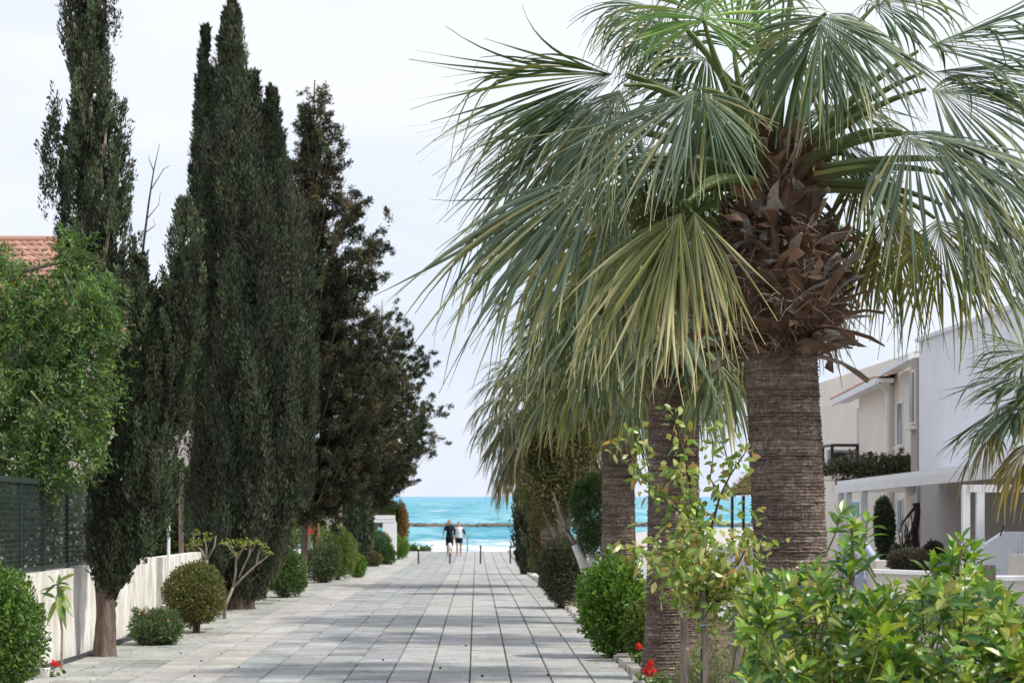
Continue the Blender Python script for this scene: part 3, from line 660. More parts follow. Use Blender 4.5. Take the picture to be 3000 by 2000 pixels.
# hub px, hub py, depth offset, image angle deg (0 right, 90 up), towards-camera component, length px, spread, droop, colour
SPEC = [
 (1835, 215, -.5, 184, .12, 600, 42, .18, g1, (.1, .5, .75)),
 (1835, 225, -.2, 196, .05, 610, 40, .28, gb, (.1, -.4, .85)),
 (1850, 245, -.3, 210, .1, 620, 50, .45, g1, (.1, -.55, .8)),
 (1830, 250, -.7, 236, .15, 420, 60, .8, gb, (.1, -.6, .8)),
 (2060, 262, -1.2, 212, .45, 470, 48, .5, gb, (-.1, -.8, .55)),
 (2062, 268, -1.2, 280, .4, 300, 85, .4, g1, (.05, -.95, .25)),
 (1800, 475, -.8, 212, .1, 730, 40, .36, gb, (.15, -.7, .7)),
 (1830, 500, -.6, 240, .2, 640, 46, .5, gb, (.3, -.8, .5)),
 (1700, 520, .3, 228, 0, 560, 40, .5, g1, (.3, -.7, .5)),
 (2015, 590, -1.2, 240, .25, 540, 44, .55, gy, (.1, -.85, .45)),
 (2030, 585, -1.1, 275, .25, 470, 42, .55, gy, (-.1, -.85, .35)),
 (2062, 60, -.6, 84, -.1, 330, 120, .22, (.13, .25, .06), (0, -1, .1)),
 (2407, 50, -.9, 262, .3, 370, 100, .5, g1, (0, -.8, .6)),
 (2420, 40, -.7, 330, .2, 420, 80, .5, gb, (0, -.7, .7)),
 (2690, 150, -.2, 24, .0, 600, 60, .25, g1, (-.3, -.4, .85)),
 (2700, 215, -.1, 8, .0, 560, 50, .30, g1, (-.2, -.4, .9)),
 (2713, 262, -.4, -8, .1, 520, 70, .40, gb, (-.2, -.7, .6)),
 (2640, 385, -.9, -42, .3, 500, 85, .45, gb, (.1, -.85, .5)),
 (2690, 390, -.8, -14, .2, 560, 60, .45, gb, (-.1, -.6, .8)),
 (2739, 640, .3, -66, .1, 420, 80, .5, (.17, .18, .04), (.3, -.9, .3)),  # yellowed base colour imitates light shining through this backlit frond
 (2600, 600, .6, -80, .1, 420, 60, .7, (.14, .15, .05), (.1, -.95, .2)),
 (2790, 520, -.2, -44, .15, 640, 50, .45, gb, (.5, -.7, .5)),
 (2760, 600, .2, -40, .1, 620, 40, .5, (.18, .20, .04), (.5, -.7, .5)),
 (2860, 480, .3, -24, .1, 560, 60, .5, g1, (.3, -.7, .6)),
 (1930, 420, .7, 225, -.1, 520, 70, .7, (.13, .14, .06), (.3, -.7, .5)),
 (1960, 560, .9, 248, -.1, 560, 60, .7, (.13, .14, .06), (.3, -.7, .5)),
 (1760, 330, .6, 200, 0, 420, 70, .8, g1, (.3, -.7, .5)),
 (2040, 130, .5, 150, 0, 330, 90, .9, g1, (.2, -.7, .7)),
 (2560, 20, .5, 30, 0, 330, 90, .8, g1, (-.2, -.7, .7)),
 (2200, -60, .5, 100, 0, 420, 100, .6, g1, (0, -.7, .7)),
 (1960, 40, .2, 165, .1, 300, 90, 1.0, g1, (0, -.7, .7)),
 (1740, 380, -.1, 205, 0, 480, 44, .5, gb, (.2, -.6, .8)),
 (1860, 620, -.2, 236, .1, 520, 44, .6, gy, (.3, -.8, .5)),
 (2520, 470, .8, -60, 0, 430, 70, .8, (.13, .14, .05), (.2, -.8, .5)),
 (2150, 150, .3, 75, 0, 330, 80, .6, (.09, .17, .05), (0, -.7, .7)),
 (2330, 120, .2, 262, .1, 330, 90, .7, gb, (0, -.8, .6)),
 (2140, 250, -.2, 262, .1, 330, 60, .9, g1, (0, -.8, .6)),
]
for (px, py, dz, ang, tw_, lp, spd, drp, cl, nn) in SPEC:
    hub = W(px, py, DP + dz); a = math.radians(ang)
    mid = nrm(np.array([math.cos(a), -tw_ * .6, math.sin(a)])); mb = MB()
    frond(mb, hub, mid, nn, lp / F * DP, spd, int(26 + spd * .34), drp, split=.52, basec=cl, tipc=(.50, .44, .25) if cl is gy else (.34, .34, .20), kink=.25, ytip=.25 if cl is gy else .55)
    off = nrm(hub - heart); 
    petiole(mb, heart + np.array([off[0] * .16, off[1] * .16, -.05 - .25 * max(0, -math.sin(a))]), hub, nrm(nrm(hub - heart) + mid * .7), .05, .014)
    mb.build('frond', M['palm_leaf'], main)
generic_fronds(main, heart, 13, 1.05, 1.15, 66, 2, dict(droop=.8, basec=g1, old=gy), azr=(.35, 2.8), nseg=44)
# young spears
mb = MB()
for k in range(5):
    a = rng.random() * 6.28; mb.tube([heart, heart + [math.cos(a) * .1, math.sin(a) * .1, .7], heart + [math.cos(a) * .22, math.sin(a) * .22, 1.5]], [.02, .018, .003], 5, col=(.16, .2, .07))
mb.build('young_leaves', M['palm_leaf'], main)

def palm(label, px, d, heart_py, skirt_py, rb, rt, sr, nfr, Ln, pl, seed, cfg, heart_px=None, el=(78, -14), nboot=110):
    b = G(px, d); h = W(heart_px or px, heart_py, d); r = thing('fan_palm', label, 'palm tree', b, 'fan palms lining the path')
    palm_body(r, b, h, rb, rt, W(0, skirt_py, d)[2], sr, nboot, ring=.035)
    generic_fronds(r, h, nfr, Ln, pl, el[0], el[1], cfg, az0=seed, nseg=32)
    return r
cfgb = dict(droop=.65, basec=(.075, .112, .072), old=(.10, .13, .055), glauc=.45, tipc=(.27, .25, .13), ytip=.6)
palm('slimmer fan palm with dark ringed trunk whose foot stands beside the path behind the geraniums', 1948, 22, 830, 1110, .235, .18, .34, 34, 1.05, 1.0, 1.3, cfgb)
palm('fan palm whose trunk shows directly behind the right edge of the slimmer one', 2008, 28, 930, 1160, .22, .19, .34, 30, 1.0, 1.0, 4.3, cfgb)
palm('fan palm with bare trunk rising behind the bright green bush and the whitewashed tree', 1812, 33, 1000, 1205, .30, .27, .42, 36, 1.25, 1.3, 2.2, cfgb)
palm('distant fan palm with brownish drooping fronds hanging over the path near the sea', 1612, 52, 1150, 1320, .28, .24, .45, 44, 1.55, 1.35, 3.1, dict(droop=1.1, basec=(.12, .13, .075), old=(.20, .17, .09), glauc=.4, ytip=.6), el=(55, -50))
palm('small fan palm whose fronds reach in front of the white house at the right edge', 3120, 20, 1130, 1330, .2, .18, .3, 26, .78, .62, .4, dict(droop=.3, basec=(.07, .11, .065), old=(.20, .16, .05), glauc=.3), el=(80, -8))

# ------------------------------------------------------------------ cypresses and conifers on the left
G_L = 'tall evergreens along the left side'
cypress('cypress', 'tall loose-crowned cypress with bare twisted trunk foot, nearest on the left beside the wall', 25.5,
    [[(318, 1640, 45), (328, 1450, 70), (345, 1250, 85), (345, 1050, 62), (300, 880, 90), (280, 760, 125), (268, 600, 130), (262, 450, 125), (262, 330, 118), (262, 250, 90), (262, 190, 55), (258, 100, 80), (255, 0, 92), (255, -150, 70), (255, -300, 20)],
     [(330, 1690, 50), (380, 1600, 90), (430, 1400, 100), (470, 1150, 95), (520, 950, 75), (545, 800, 52), (545, 690, 45), (540, 610, 18)],
     [(320, 1760, 22), (318, 1660, 55), (318, 1500, 58)], [(440, 1150, 70), (430, 980, 52), (415, 860, 40), (405, 770, 24)]],
    305, GREENS['cypress_pale'], 3900, 64, G_L, gaps=[.50, .32, .2, .3], trunk_r=.10, clen=(.22, .5), card=(.060, .019), seed=3, inner=.5,
    trunk_pts=[(305, None, 1.3), (312, 1800, 1.15), (300, 1650, 1.0), (288, 1400, .8), (330, 1000, .6), (285, 700, .5), (264, 400, .4), (262, 100, .32), (258, -200, .12)])
cypress('cypress', 'broad dense dark cypress with several pointed tops, tallest of the left row', 38.4,
    [[(705, 1720, 60), (705, 1600, 140), (710, 1450, 158), (718, 1250, 168), (735, 1000, 178), (735, 800, 168), (725, 640, 150), (705, 500, 118), (688, 380, 80), (680, 260, 50), (677, 150, 34), (677, 50, 20), (680, 5, 6)],
     [(600, 700, 36), (602, 520, 40), (602, 330, 26), (600, 200, 18), (603, 90, 6)],
     [(748, 600, 60), (748, 420, 36), (746, 310, 22), (742, 230, 7)], [(805, 760, 66), (806, 560, 46), (802, 400, 28), (798, 260, 7)],
     [(640, 1250, 90), (630, 900, 72), (640, 650, 56)], [(850, 1450, 66), (862, 1100, 58), (850, 850, 56), (838, 650, 36)]],
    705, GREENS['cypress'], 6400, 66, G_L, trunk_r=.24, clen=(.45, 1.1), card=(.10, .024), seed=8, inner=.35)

def conifer(name, label, d, base_px, top, profile, nbr, cols, trunk_r, group=None, per=620, seed=0, k=1.0):
    """spreading conifer: limbs from a trunk, each carrying clumps of upturned sprays. profile: (py, left reach px, right reach px)"""
    base = G(base_px, d); root = thing(name, label, 'conifer tree', base, group); topw = W(top[0], top[1], d)
    mb = MB(); P = np.array([base - [0, 0, .05], base * .95 + topw * .05, base * .7 + topw * .3, base * .35 + topw * .65, topw]); mb.tube(P, [trunk_r * 1.3, trunk_r, trunk_r * .8, trunk_r * .45, .02], 12, jit=.05)
    pr = np.array(profile, float); crown = MB(); zt = W(0, pr[0, 0], d)[2]; zb = W(0, pr[-1, 0], d)[2]
    ks = k
    for k in range(nbr):
        u = (k + rng.random()) / nbr; u = u ** .75; py = pr[0, 0] + (pr[-1, 0] - pr[0, 0]) * u
        lr, rr = np.interp(py, pr[:, 0], pr[:, 1]), np.interp(py, pr[:, 0], pr[:, 2]); az = k * 2.39996 + rng.normal() * .3
        cx = math.cos(az); reach = (rr if cx > 0 else lr) * abs(cx) + (rr + lr) / 2 * (1 - abs(cx)); reach = reach / F * d * rng.uniform(.74, 1.10)
        tip_z = W(0, py, d)[2]; t = np.clip((tip_z - base[2]) / (topw[2] - base[2]), 0, 1); 
        o0 = base + (topw - base) * max(.12, t - .08 - .12 * reach / 3); tip = np.array([base[0] * (1 - t) + topw[0] * t + cx * reach, base[1] + math.sin(az) * reach, tip_z])
        midp = (o0 + tip) / 2 + [0, 0, -.12 * reach]
        mb.tube([o0, midp, tip], [.03 * (1 - t) + .012, .018, .006], 5, caps=False)
        n = int(per * max(.35, min(1.6, reach / 1.6)))
        nc = max(5, int(reach * 5.5)); s_ = rng.uniform(.22, 1.02, nc)[:, None]
        cc = (1 - s_) ** 2 * o0 + 2 * s_ * (1 - s_) * midp + s_ ** 2 * tip + rng.normal(size=(nc, 3)) * [.17, .17, .15] * (1.15 - s_ * .6) * max(.6, reach / 1.5)
        k2 = rng.integers(0, nc, n); ax = nrm(np.array([cx * .75, math.sin(az) * .75, .45]) + rng.normal(size=(nc, 3)) * .45)
        tt = rng.random((n, 1)) - .35; Pp = cc[k2] + ax[k2] * tt * .34 + rng.normal(size=(n, 3)) * .055 * (1.0 - tt * .8)
        D = nrm(ax[k2] * .8 + rng.normal(size=(n, 3)) * .5); kc = mixcol(nc, cols, vb=.3)[k2] * (1 + .25 * rng.normal(size=(n, 1)))
        crown.diamonds(Pp, D, sides(D), rng.uniform(.06, .13, n) * ks, rng.uniform(.022, .042, n) * ks, np.clip(kc, .008, 1))
    crown.build('crown', M['conifer'], root); mb.build('trunk', M['bark'], root, smooth=True)
    return root
conifer('conifer', 'dark ragged cone-shaped conifer with a stepped outline, standing beyond the broad dense cypress', 52.6, 888, (922, 235),
    [(245, 12, 12), (300, 38, 40), (400, 45, 80), (500, 90, 110), (600, 110, 160), (640, 120, 230), (700, 130, 235), (800, 140, 190), (860, 150, 170), (930, 150, 200), (1000, 150, 230), (1100, 150, 290), (1180, 150, 300), (1260, 140, 280), (1340, 120, 240), (1385, 90, 150)],
    300, GREENS['conifer'], .085, G_L, seed=4, per=1150)
conifer('conifer', 'dark spreading conifer on a bare brown trunk reaching out over the path, nearest the sea', 95, 1092, (1120, 880),
    [(880, 20, 40), (950, 70, 90), (1020, 100, 150), (1100, 130, 130), (1180, 150, 175), (1250, 150, 190), (1320, 150, 175), (1390, 130, 90), (1435, 60, 30)],
    150, GREENS['conifer'], .20, G_L, seed=6, per=620, k=1.5)
cypress('cypress', 'narrow column-shaped dark cypress growing between the trimmed bushes far down the path', 78, [[(1048, 1655, 26), (1045, 1600, 46), (1040, 1500, 50), (1030, 1400, 48), (1020, 1330, 30), (1010, 1280, 8)]], 1050, GREENS['cypress'], 900, 38, G_L, trunk_r=.12, clen=(.3, .8), card=(.13, .07), seed=12)

# bare twig sticking up beside the first cypress
mb = MB(); mb.tube([W(415, 760, 27), W(435, 600, 27), W(450, 500, 27), W(468, 420, 27)], [.02, .014, .009, .003], 5)
for a, b, c in (((440, 560), (480, 495), (500, 485)), ((450, 500), (438, 470), (436, 455)), ((432, 640), (465, 600), (470, 560)), ((428, 680), (455, 660), (448, 640))):
    mb.tube([W(*a, 27), W(*b, 27), W(*c, 27)], [.008, .005, .002], 4)
mb.tube([W(330, 1500, 25.5), W(372, 1200, 26.2), W(405, 950, 27), W(415, 760, 27)], [.04, .035, .03, .02], 6)
cy = [o for o in C.objects if o.name == 'cypress'][0]; mb.build('bare_leader', M['dark_bark'], cy)
mb = MB()
for k in range(16):
    x_ = 262 + rng.uniform(-70, 75); y_ = rng.uniform(120, 640); mb.tube([W(270 + (x_ - 262) * .35, y_ + 330, 25.5), W(265 + (x_ - 262) * .8, y_ + 150, 25.5 + rng.normal() * .2), W(x_, y_, 25.5 + rng.normal() * .25)], [.03, .02, .006], 5)
mb.build('limbs', M['grey_bark'], cy)

# feathery light green tree over the fence, left
root = thing('leafy_tree', 'light green feathery-leaved tree leaning over the fence at the left edge', 'tree', G(-80, 24.5))
tb = G(-80, 24.5); mb = MB(); cr = MB()
mb.tube([tb, W(-60, 1500, 24.5), W(-20, 1250, 24.5), W(30, 1050, 24.5), W(60, 900, 24.5)], [.16, .12, .09, .06, .03], 10)
blobs = [(60, 1000, 0, 200, 190), (0, 860, .2, 170, 120), (230, 900, -.3, 110, 110), (210, 760, -.1, 48, 75), (120, 1180, -.4, 170, 150), (250, 1100, -.2, 95, 130), (40, 1330, -.5, 120, 75), (200, 1290, -.3, 105, 90), (-60, 1150, .3, 160, 220), (310, 860, 0, 22, 28), (-40, 760, .3, 60, 35), (140, 1380, -.4, 80, 45), (300, 960, -.1, 35, 60)]
for (px, py, dz, rx, rz_) in blobs:
    c = W(px, py, 24.5 + dz); r = np.array([rx, rx * .8, rz_]) / F * 24.5
    nt_ = int(26 + rx * rz_ / 85); U = runit(nt_); pc = c + U * r * rng.uniform(.35, 1.02, (nt_, 1))
    for p, u in zip(pc, U):
        ax = nrm(u * .8 + [0, 0, -.15] + rng.normal(size=3) * .5); m_ = 26
        t = rng.random((m_, 1)); S0 = nrm(np.cross(ax, rng.normal(size=3))); sg = np.where(rng.random((m_, 1)) < .5, 1, -1)
        P = p + ax * (t - .2) * .34 + [0, 0, -1] * t ** 2 * .08 + rng.normal(size=(m_, 3)) * .02; D = nrm(ax * .7 + S0 * sg * .8 + rng.normal(size=(m_, 3)) * .3 + [0, 0, -.15])
        cr.diamonds(P, D, sides(D), rng.uniform(.05, .10, m_), rng.uniform(.016, .027, m_), mixcol(m_, [(.11, .20, .05), (.07, .14, .05), (.20, .29, .055), (.13, .19, .12)], vb=.12) * (rng.uniform(.7, 1.3) + .35 * max(0, u[2]) * rng.random()))
    s0 = W(0, min(1400, py + 180), 24.5); mb.tube([s0 * .5 + c * .5 + rng.normal(size=3) * .1, c, c + runit(1)[0] * r], [.03, .018, .006], 5, col=None)
cr.build('crown', M['leaf'], root); mb.build('trunk', M['grey_bark'], root, smooth=True)
mb = MB()
for a in (((0, 1338), (70, 1358), (100, 1352)), ((90, 1145), (120, 1180), (155, 1222))):
    mb.tube([W(a[0][0], a[0][1], 23.7), W(a[1][0], a[1][1], 23.7), W(a[2][0], a[2][1], 23.8)], [.016, .012, .006], 6)
mb.build('limbs', mat_plain('yellow_bark', (.33, .33, .12), .8), root)

# ------------------------------------------------------------------ left garden wall, fence, houses
def wall_run(name, label, x, y0, y1, h, th, mat, step=2.0, cap=True):
    root = thing(name, label, 'wall', (x, y0, gz(y0))); mb = MB(); yy = np.arange(y0, y1 + .01, step)
    for a, b in zip(yy[:-1], yy[1:]):
        za, zb = gz(a), gz(b)
        mb.hexa([[x - th, a, za - .1], [x, a, za - .1], [x, b, zb - .1], [x - th, b, zb - .1]], [[x - th, a, za + h], [x, a, za + h], [x, b, zb + h], [x - th, b, zb + h]])
    mb.build('masonry', mat, root); return root
WX = -5.12
wall_run('garden_wall', 'low white garden wall with grey and ochre stains under the green lattice fence', WX, 12, 33, 1.16, .2, M['wall'])
wall_run('garden_wall', 'low whitewashed garden wall between the white pole and the broad cypress', WX - .06, 33, 41, 1.14, .2, M['wall'])
wall_run('garden_wall', 'short white wall under the red flowers beyond the broad cypress', WX - .1, 53, 71, .95, .2, M['white_paint'])
froot = thing('lattice_fence', 'dark green metal lattice fence standing on top of the white garden wall', 'fence', (WX - .1, 17, gz(17) + 1.16))
fx = WX - .1; top = lambda y: EYE + .185 + (23 - y) * .012; bot = lambda y: gz(y) + 1.16 + .05
posts = [17.7, 19.0, 20.3, 21.6, 22.85, 24.1, 25.5, 26.9, 28.2, 29.5, 30.8]
for i, y in enumerate(posts):
    mb = MB(); mb.box((fx, y, (top(y) + gz(y) + 1.16) / 2), (.05, .07 if i % 2 else .045, top(y) - gz(y) - 1.17)); mb.build('post', M['green_metal'], froot)
mb = MB(); mb.bar((fx, posts[0], top(posts[0])), (fx, posts[-1], top(posts[-1])), .06, .06); mb.build('top_rail', M['green_metal'], froot)
mb = MB(); mb.bar((fx, posts[0], bot(posts[0])), (fx, posts[-1], bot(posts[-1])), .04, .05); mb.build('bottom_rail', M['green_metal'], froot)
for a, b in zip(posts[:-1], posts[1:]):
    mb = MB()
    for k in range(1, 24):
        y = a + (b - a) * k / 24; mb.box((fx, y, (top(y) + bot(y)) / 2), (.0035, .013, top(y) - bot(y) - .07))
    for k in range(1, 17):
        t = k / 17; mb.bar((fx + .004, a + .03, bot(a) + (top(a) - bot(a)) * t), (fx + .004, b - .03, bot(b) + (top(b) - bot(b)) * t), .004, .012)
    mb.build('lattice_panel', M['green_metal'], froot)
# hedge behind the fence
root = thing('hedge', 'dense dark hedge filling the garden behind the lattice fence', 'hedge', (-6.4, 24, gz(24)))
mb = MB(); n = 26000; P = np.c_[rng.uniform(-7.4, -5.55, n), rng.uniform(15.5, 33, n), rng.random(n)]
P[:, 2] = gza(P[:, 1]) + .3 + P[:, 2] ** .6 * (2.0 + .3 * noise3(P * [1, 1, 0], 1.2, 3)); D = nrm(rng.normal(size=(n, 3)) + [.5, -.2, .3]); mb.diamonds(P, D, sides(D), rng.uniform(.06, .12, n), .045, mixcol(n, GREENS['mid'] + GREENS['cypress'])); mb.build('foliage', M['leaf'], root)
mb = MB()
for y in np.arange(16, 33, .7): mb.tube([(-6.4, y, gz(y) - .05), (-6.35, y + .1, gz(y) + 1.6)], [.04, .015], 5)
mb.build('stems', M['dark_bark'], root)
# black irrigation pipe at the foot of the wall
mb = MB(); yy = np.linspace(16, 30.5, 30); mb.tube(np.c_[-5.02 + .035 * np.sin(yy * 1.3), yy, gza(yy) + .055], .035, 8); mb.tube(np.c_[-4.97 + .03 * np.sin(yy * 1.7 + 1), yy, gza(yy) + .05], .012, 6)
tag(mb.build('irrigation_pipe', M['pipe'], smooth=True), 'black irrigation pipe lying along the foot of the stained white wall', 'pipe')
mb = MB(); mb.tube([W(494, 1700, 33.2), W(494, 1522, 33.2)], .028, 8)
mb2 = MB(); p = W(494, 1522, 33.2); root = thing('pole', 'slim white pole standing where the two garden walls meet', 'pole', W(494, 1700, 33.2)); mb.build('shaft', M['white_paint'], root); mb2.ball(p, .045, 8, 5); mb2.build('cap', M['white_paint'], root)
mb = MB(); a = G(531, 40); a[0] -= .0; mb.tube([a, W(531, 1380, 40)], .05, 8); root = thing('post', 'tall weathered pinkish post between the front and the broad cypress', 'post', a); mb.build('shaft', M['wood_pink'], root); mb = MB(); mb.ball(W(531, 1380, 40), .06, 8, 5); mb.build('cap', M['wood_pink'], root)

# red-roofed house behind the trees
hz = lambda py, d: W(0, py, d)[2]
H0 = thing('house', 'house with a red tiled hip roof behind the trees at the left edge', 'house', (-16, 57, gz(57)))
zr = hz(710, 57); ze = hz(985, 52); x0, x1, y0, y1 = -30.0, -6.15, 52.0, 62.0
mb = MB(); mb.box(((x0 + x1) / 2 - .1, (y0 + y1) / 2, (gz(57) + ze) / 2 - .1), (x1 - x0 - 1.0, y1 - y0 - 1.0, ze - gz(57) + .2)); mb.build('wall', M['cream'], H0)
def tiled(mb, A, B, Cc, Dd, rows, pitch=.24):
    """roof plane: eave A-B, ridge D-C; curved clay tiles as corrugated overlapping courses"""
    A, B, Cc, Dd = [np.array(k, float) for k in (A, B, Cc, Dd)]; n_ = nrm(np.cross(B - A, Dd - A)); n_ = n_ if n_[2] > 0 else -n_
    for r in range(rows):
        t0, t1 = r / rows, (r + 1.12) / rows; L0, R0 = A + (Dd - A) * t0, B + (Cc - B) * t0; L1, R1 = A + (Dd - A) * min(t1, 1), B + (Cc - B) * min(t1, 1)
        m_ = max(4, int(np.linalg.norm(R0 - L0) / (pitch / 4))); u = np.linspace(0, 1, m_)[:, None]
        h = (.045 * np.abs(np.sin(np.arange(m_) * np.pi / 4)))[:, None]
        lo = L0 + (R0 - L0) * u + n_ * (h + .05); hi = L1 + (R1 - L1) * u + n_ * (h + .01); lb = L0 + (R0 - L0) * u + n_ * -.01
        base_i = np.arange(m_ - 1)[:, None]; Q = np.concatenate([base_i + [0, 1, m_ + 1, m_], base_i + [2 * m_, 2 * m_ + 1, 1, 0]])
        cv = np.repeat(np.clip(np.array([[.50, .29, .22]]) * (1 + .13 * rng.normal(size=(m_ // 4 + 1, 1))), .05, 1), 4, 0)[:m_]
        mb.add(np.r_[lo, hi, lb], Q, col=np.r_[cv, cv, cv * .6])
rx0, rx1, ry = -25.0, float(W(165, 710, 57)[0]), 57.0
mb = MB(); tiled(mb, (x0, y0, ze), (x1, y0, ze), (rx1, ry, zr), (rx0, ry, zr), 17); tiled(mb, (x1, y0, ze), (x1, y1, ze), (rx1, ry, zr), (rx1, ry, zr), 15); tiled(mb, (x1, y1, ze), (x0, y1, ze), (rx0, ry, zr), (rx1, ry, zr), 12)
mb.tube([(rx0, ry, zr + .05), (rx1, ry, zr + .05), (x1, y0, ze + .05)], .11, 8, col=(.48, .28, .21)); mb.tube([(rx1, ry, zr + .05), (x1, y1, ze + .05)], .11, 8, col=(.48, .28, .21))
mb.box(((x0 + x1) / 2, (y0 + y1) / 2, ze - .06), (x1 - x0, y1 - y0, .1), col=(.5, .46, .4)); mb.build('roof', M['attr'], H0)
for k, xx in enumerate((-16, -12.5, -9)):
    mb = MB(); mb.box((xx, y0 + .48, 1.6), (1.2, .1, 1.3)); w_ = mb.build('window', M['white_paint'], H0); mb = MB(); mb.box((xx, y0 + .42, 1.6), (1.0, .03, 1.1)); mb.build('pane', M['glass'], w_)

for (x_, y_, w_, h_, lab, cc_) in ((-7.6, 70, 3.2, 4.4, 'taller olive green garden tree behind the gate pier', GREENS['olive'] + GREENS['mid']),
        (-6.45, 42, 1.9, 2.9, 'dark green garden bush behind the wall left of the broad cypress', GREENS['cypress'] + GREENS['mid']), (-8.0, 84, 3.6, 3.6, 'dark green garden tree standing behind the narrow cypress', GREENS['mid'])):
    shrub('garden_tree', lab, 0, 0, w_, h_, .3, cc_, 9000, (.12, .07), 'garden trees behind the walls', seed=int(y_), cat='tree', xy=(x_, y_), lump=.2)

# ------------------------------------------------------------------ shrubs on the left
GS = 'garden shrubs along the left of the path'
shrub('shrub', 'dense rounded bright green shrub in the bottom left corner in front of the wall', -12, 19.2, .96, 1.34, .0, GREENS['bright'] + GREENS['mid'], 22000, (.05, .028), GS, seed=1, mat='leaf')
shrub('shrub', 'small grey-green oleander with pink buds, lowest bush beside the front cypress', 457, 27.8, .68, .50, .0, GREENS['grey'] + GREENS['mid'], 4200, (.085, .02), GS, seed=2)
shrub('shrub', 'ball-trimmed olive green bush between the oleander and the bare frangipani', 573, 30.6, .92, 1.10, .14, GREENS['olive'], 15000, (.045, .026), GS, seed=3, lump=.10, lobes=0)
shrub('shrub', 'tall mid green bush pressed against the right side of the broad cypress', 835, 44.5, .98, 1.08, .0, GREENS['mid'], 9000, (.06, .03), GS, seed=4)
shrub('shrub', 'tiny green seedling bush at the foot of the broad cypress', 762, 43.2, .22, .3, .0, GREENS['mid'], 900, (.06, .03), GS, seed=5)
shrub('shrub', 'tiny dark bush in shade left of the cypress-foot seedling', 735, 42.6, .35, .22, .0, GREENS['cypress'], 900, (.06, .03), GS, seed=5)
shrub('shrub', 'loose dark grey-green bush in front of the yellow-green dome beyond the broad cypress', 945, 56.5, 1.0, 1.15, .0, GREENS['grey'] + GREENS['cypress_pale'] + GREENS['mid'], 7000, (.085, .035), GS, seed=6)
shrub('shrub', 'wide yellow-green domed bush behind the loose dark one', 990, 60, 1.2, 1.58, .1, GREENS['bright'] + GREENS['olive'], 11000, (.06, .035), GS, seed=7)
shrub('shrub', 'small light green bush at the foot of the wide domed one', 1046, 63, .5, .75, .0, GREENS['bright'], 2500, (.07, .035), GS, seed=8)
shrub('shrub', 'egg-shaped dark green trimmed bush in front of the far white pillar', 1108, 84, 1.12, 1.42, .1, [(.06, .14, .04), (.04, .09, .03)], 6000, (.07, .045), GS, seed=9, lump=.08, lobes=0)
shrub('shrub', 'low brownish flowering bush between the narrow cypress and the far lime bush', 1092, 81, .7, .6, .0, GREENS['olive'] + GREENS['brown'] + [(.3, .2, .08)], 2200, (.08, .04), GS, seed=10)
shrub('shrub', 'low dark bush on the path edge before the far lime bush', 1135, 84, .75, .75, .0, GREENS['mid'], 2200, (.08, .04), GS, seed=10)
shrub('shrub', 'lime green low bush nearest the sea on the left', 1165, 93, 1.1, 1.05, .0, GREENS['bright'], 4000, (.08, .045), GS, seed=11)
# far clipped hedge with an arching brown end
root = thing('hedge', 'clipped arching hedge with a rusty brown end beside the sea, above the far white pillar', 'hedge', G(1150, 97))
mb = MB(); ellipsoid_foliage(mb, W(1130, 1505, 97), (.75, .6, .62), 6000, (.09, .05), GREENS['mid'] + GREENS['olive'], 3); ellipsoid_foliage(mb, W(1176, 1540, 97), (.32, .4, 1.15), 3500, (.09, .05), GREENS['olive'] + GREENS['mid'], 5)
ellipsoid_foliage(mb, W(1180, 1535, 96.6), (.20, .2, 1.0), 1800, (.09, .045), [(.30, .17, .06), (.22, .13, .05)], 5); mb.build('foliage', M['leaf'], root)
mb = MB(); mb.tube([G(1150, 97), W(1150, 1520, 97)], [.06, .03], 6); mb.build('stem', M['bark'], root)

def blossoms(root, pts, r, cols, name='blossoms', npet=5):
    mb = MB()
    for p in pts:
        a0 = rng.random() * 6.28; nn = nrm(np.array([0, -.7, .6]) + rng.normal(size=3) * .6); u = nrm(np.cross(nn, [0.3, .2, 1])); v = np.cross(nn, u); rr = r * rng.uniform(.7, 1.2)
        A = a0 + np.arange(npet) * 2 * np.pi / npet; D = nrm(np.cos(A)[:, None] * u + np.sin(A)[:, None] * v + nn * .35); S = nrm(np.cross(D, nn))
        mb.diamonds(np.repeat([p], npet, 0), D, S, rr, rr * .62, mixcol(npet, cols, vb=.06), mid=.6)
    return mb.build(name, M['flower'], root)
# pink buds on the oleander
ol = [o for o in C.objects if o.get('label', '').startswith('small grey-green oleander')][0]; ob = ORG[ol.name]
blossoms(ol, [ob + [math.cos(a) * .3 * r, math.sin(a) * .2 * r - .1, .33 + .18 * rng.random()] for a, r in zip(rng.random(16) * 6.28, rng.random(16) ** .5)], .022, [(.75, .25, .2), (.8, .45, .38)])

# frangipani with bare forked stems
def frangipani(label, px, d, forks, tips, seed):
    b = G(px, d); root = thing('frangipani', label, 'small tree', b, 'bare-stemmed frangipani trees'); mb = MB(); lf = MB(); lv = []
    for f in forks:
        P = [b if q == 'b' else W(q[0], q[1], d + (q[2] if len(q) > 2 else 0)) for q in f[0]]; mb.tube(P, np.linspace(f[1], f[2], len(P)) * .72, 8)
    mb.build('stems', M['grey_bark'], root, smooth=True)
    for (px_, py_, dz) in tips:
        p = W(px_, py_, d + dz); n = 16; a = rng.random(n) * 6.28; p = p + rng.normal(size=(n, 3)) * .03; D = nrm(np.c_[np.cos(a), np.sin(a), rng.uniform(-.3, 1.2, n)]); lf.leaves(p, D, nrm(np.cross(D, [0, 0, 1.])), rng.uniform(.05, .11, n), .035, mixcol(n, [(.24, .27, .05), (.17, .22, .05), (.32, .30, .09)]))
    lf.build('leaves', M['leaf'], root); return root
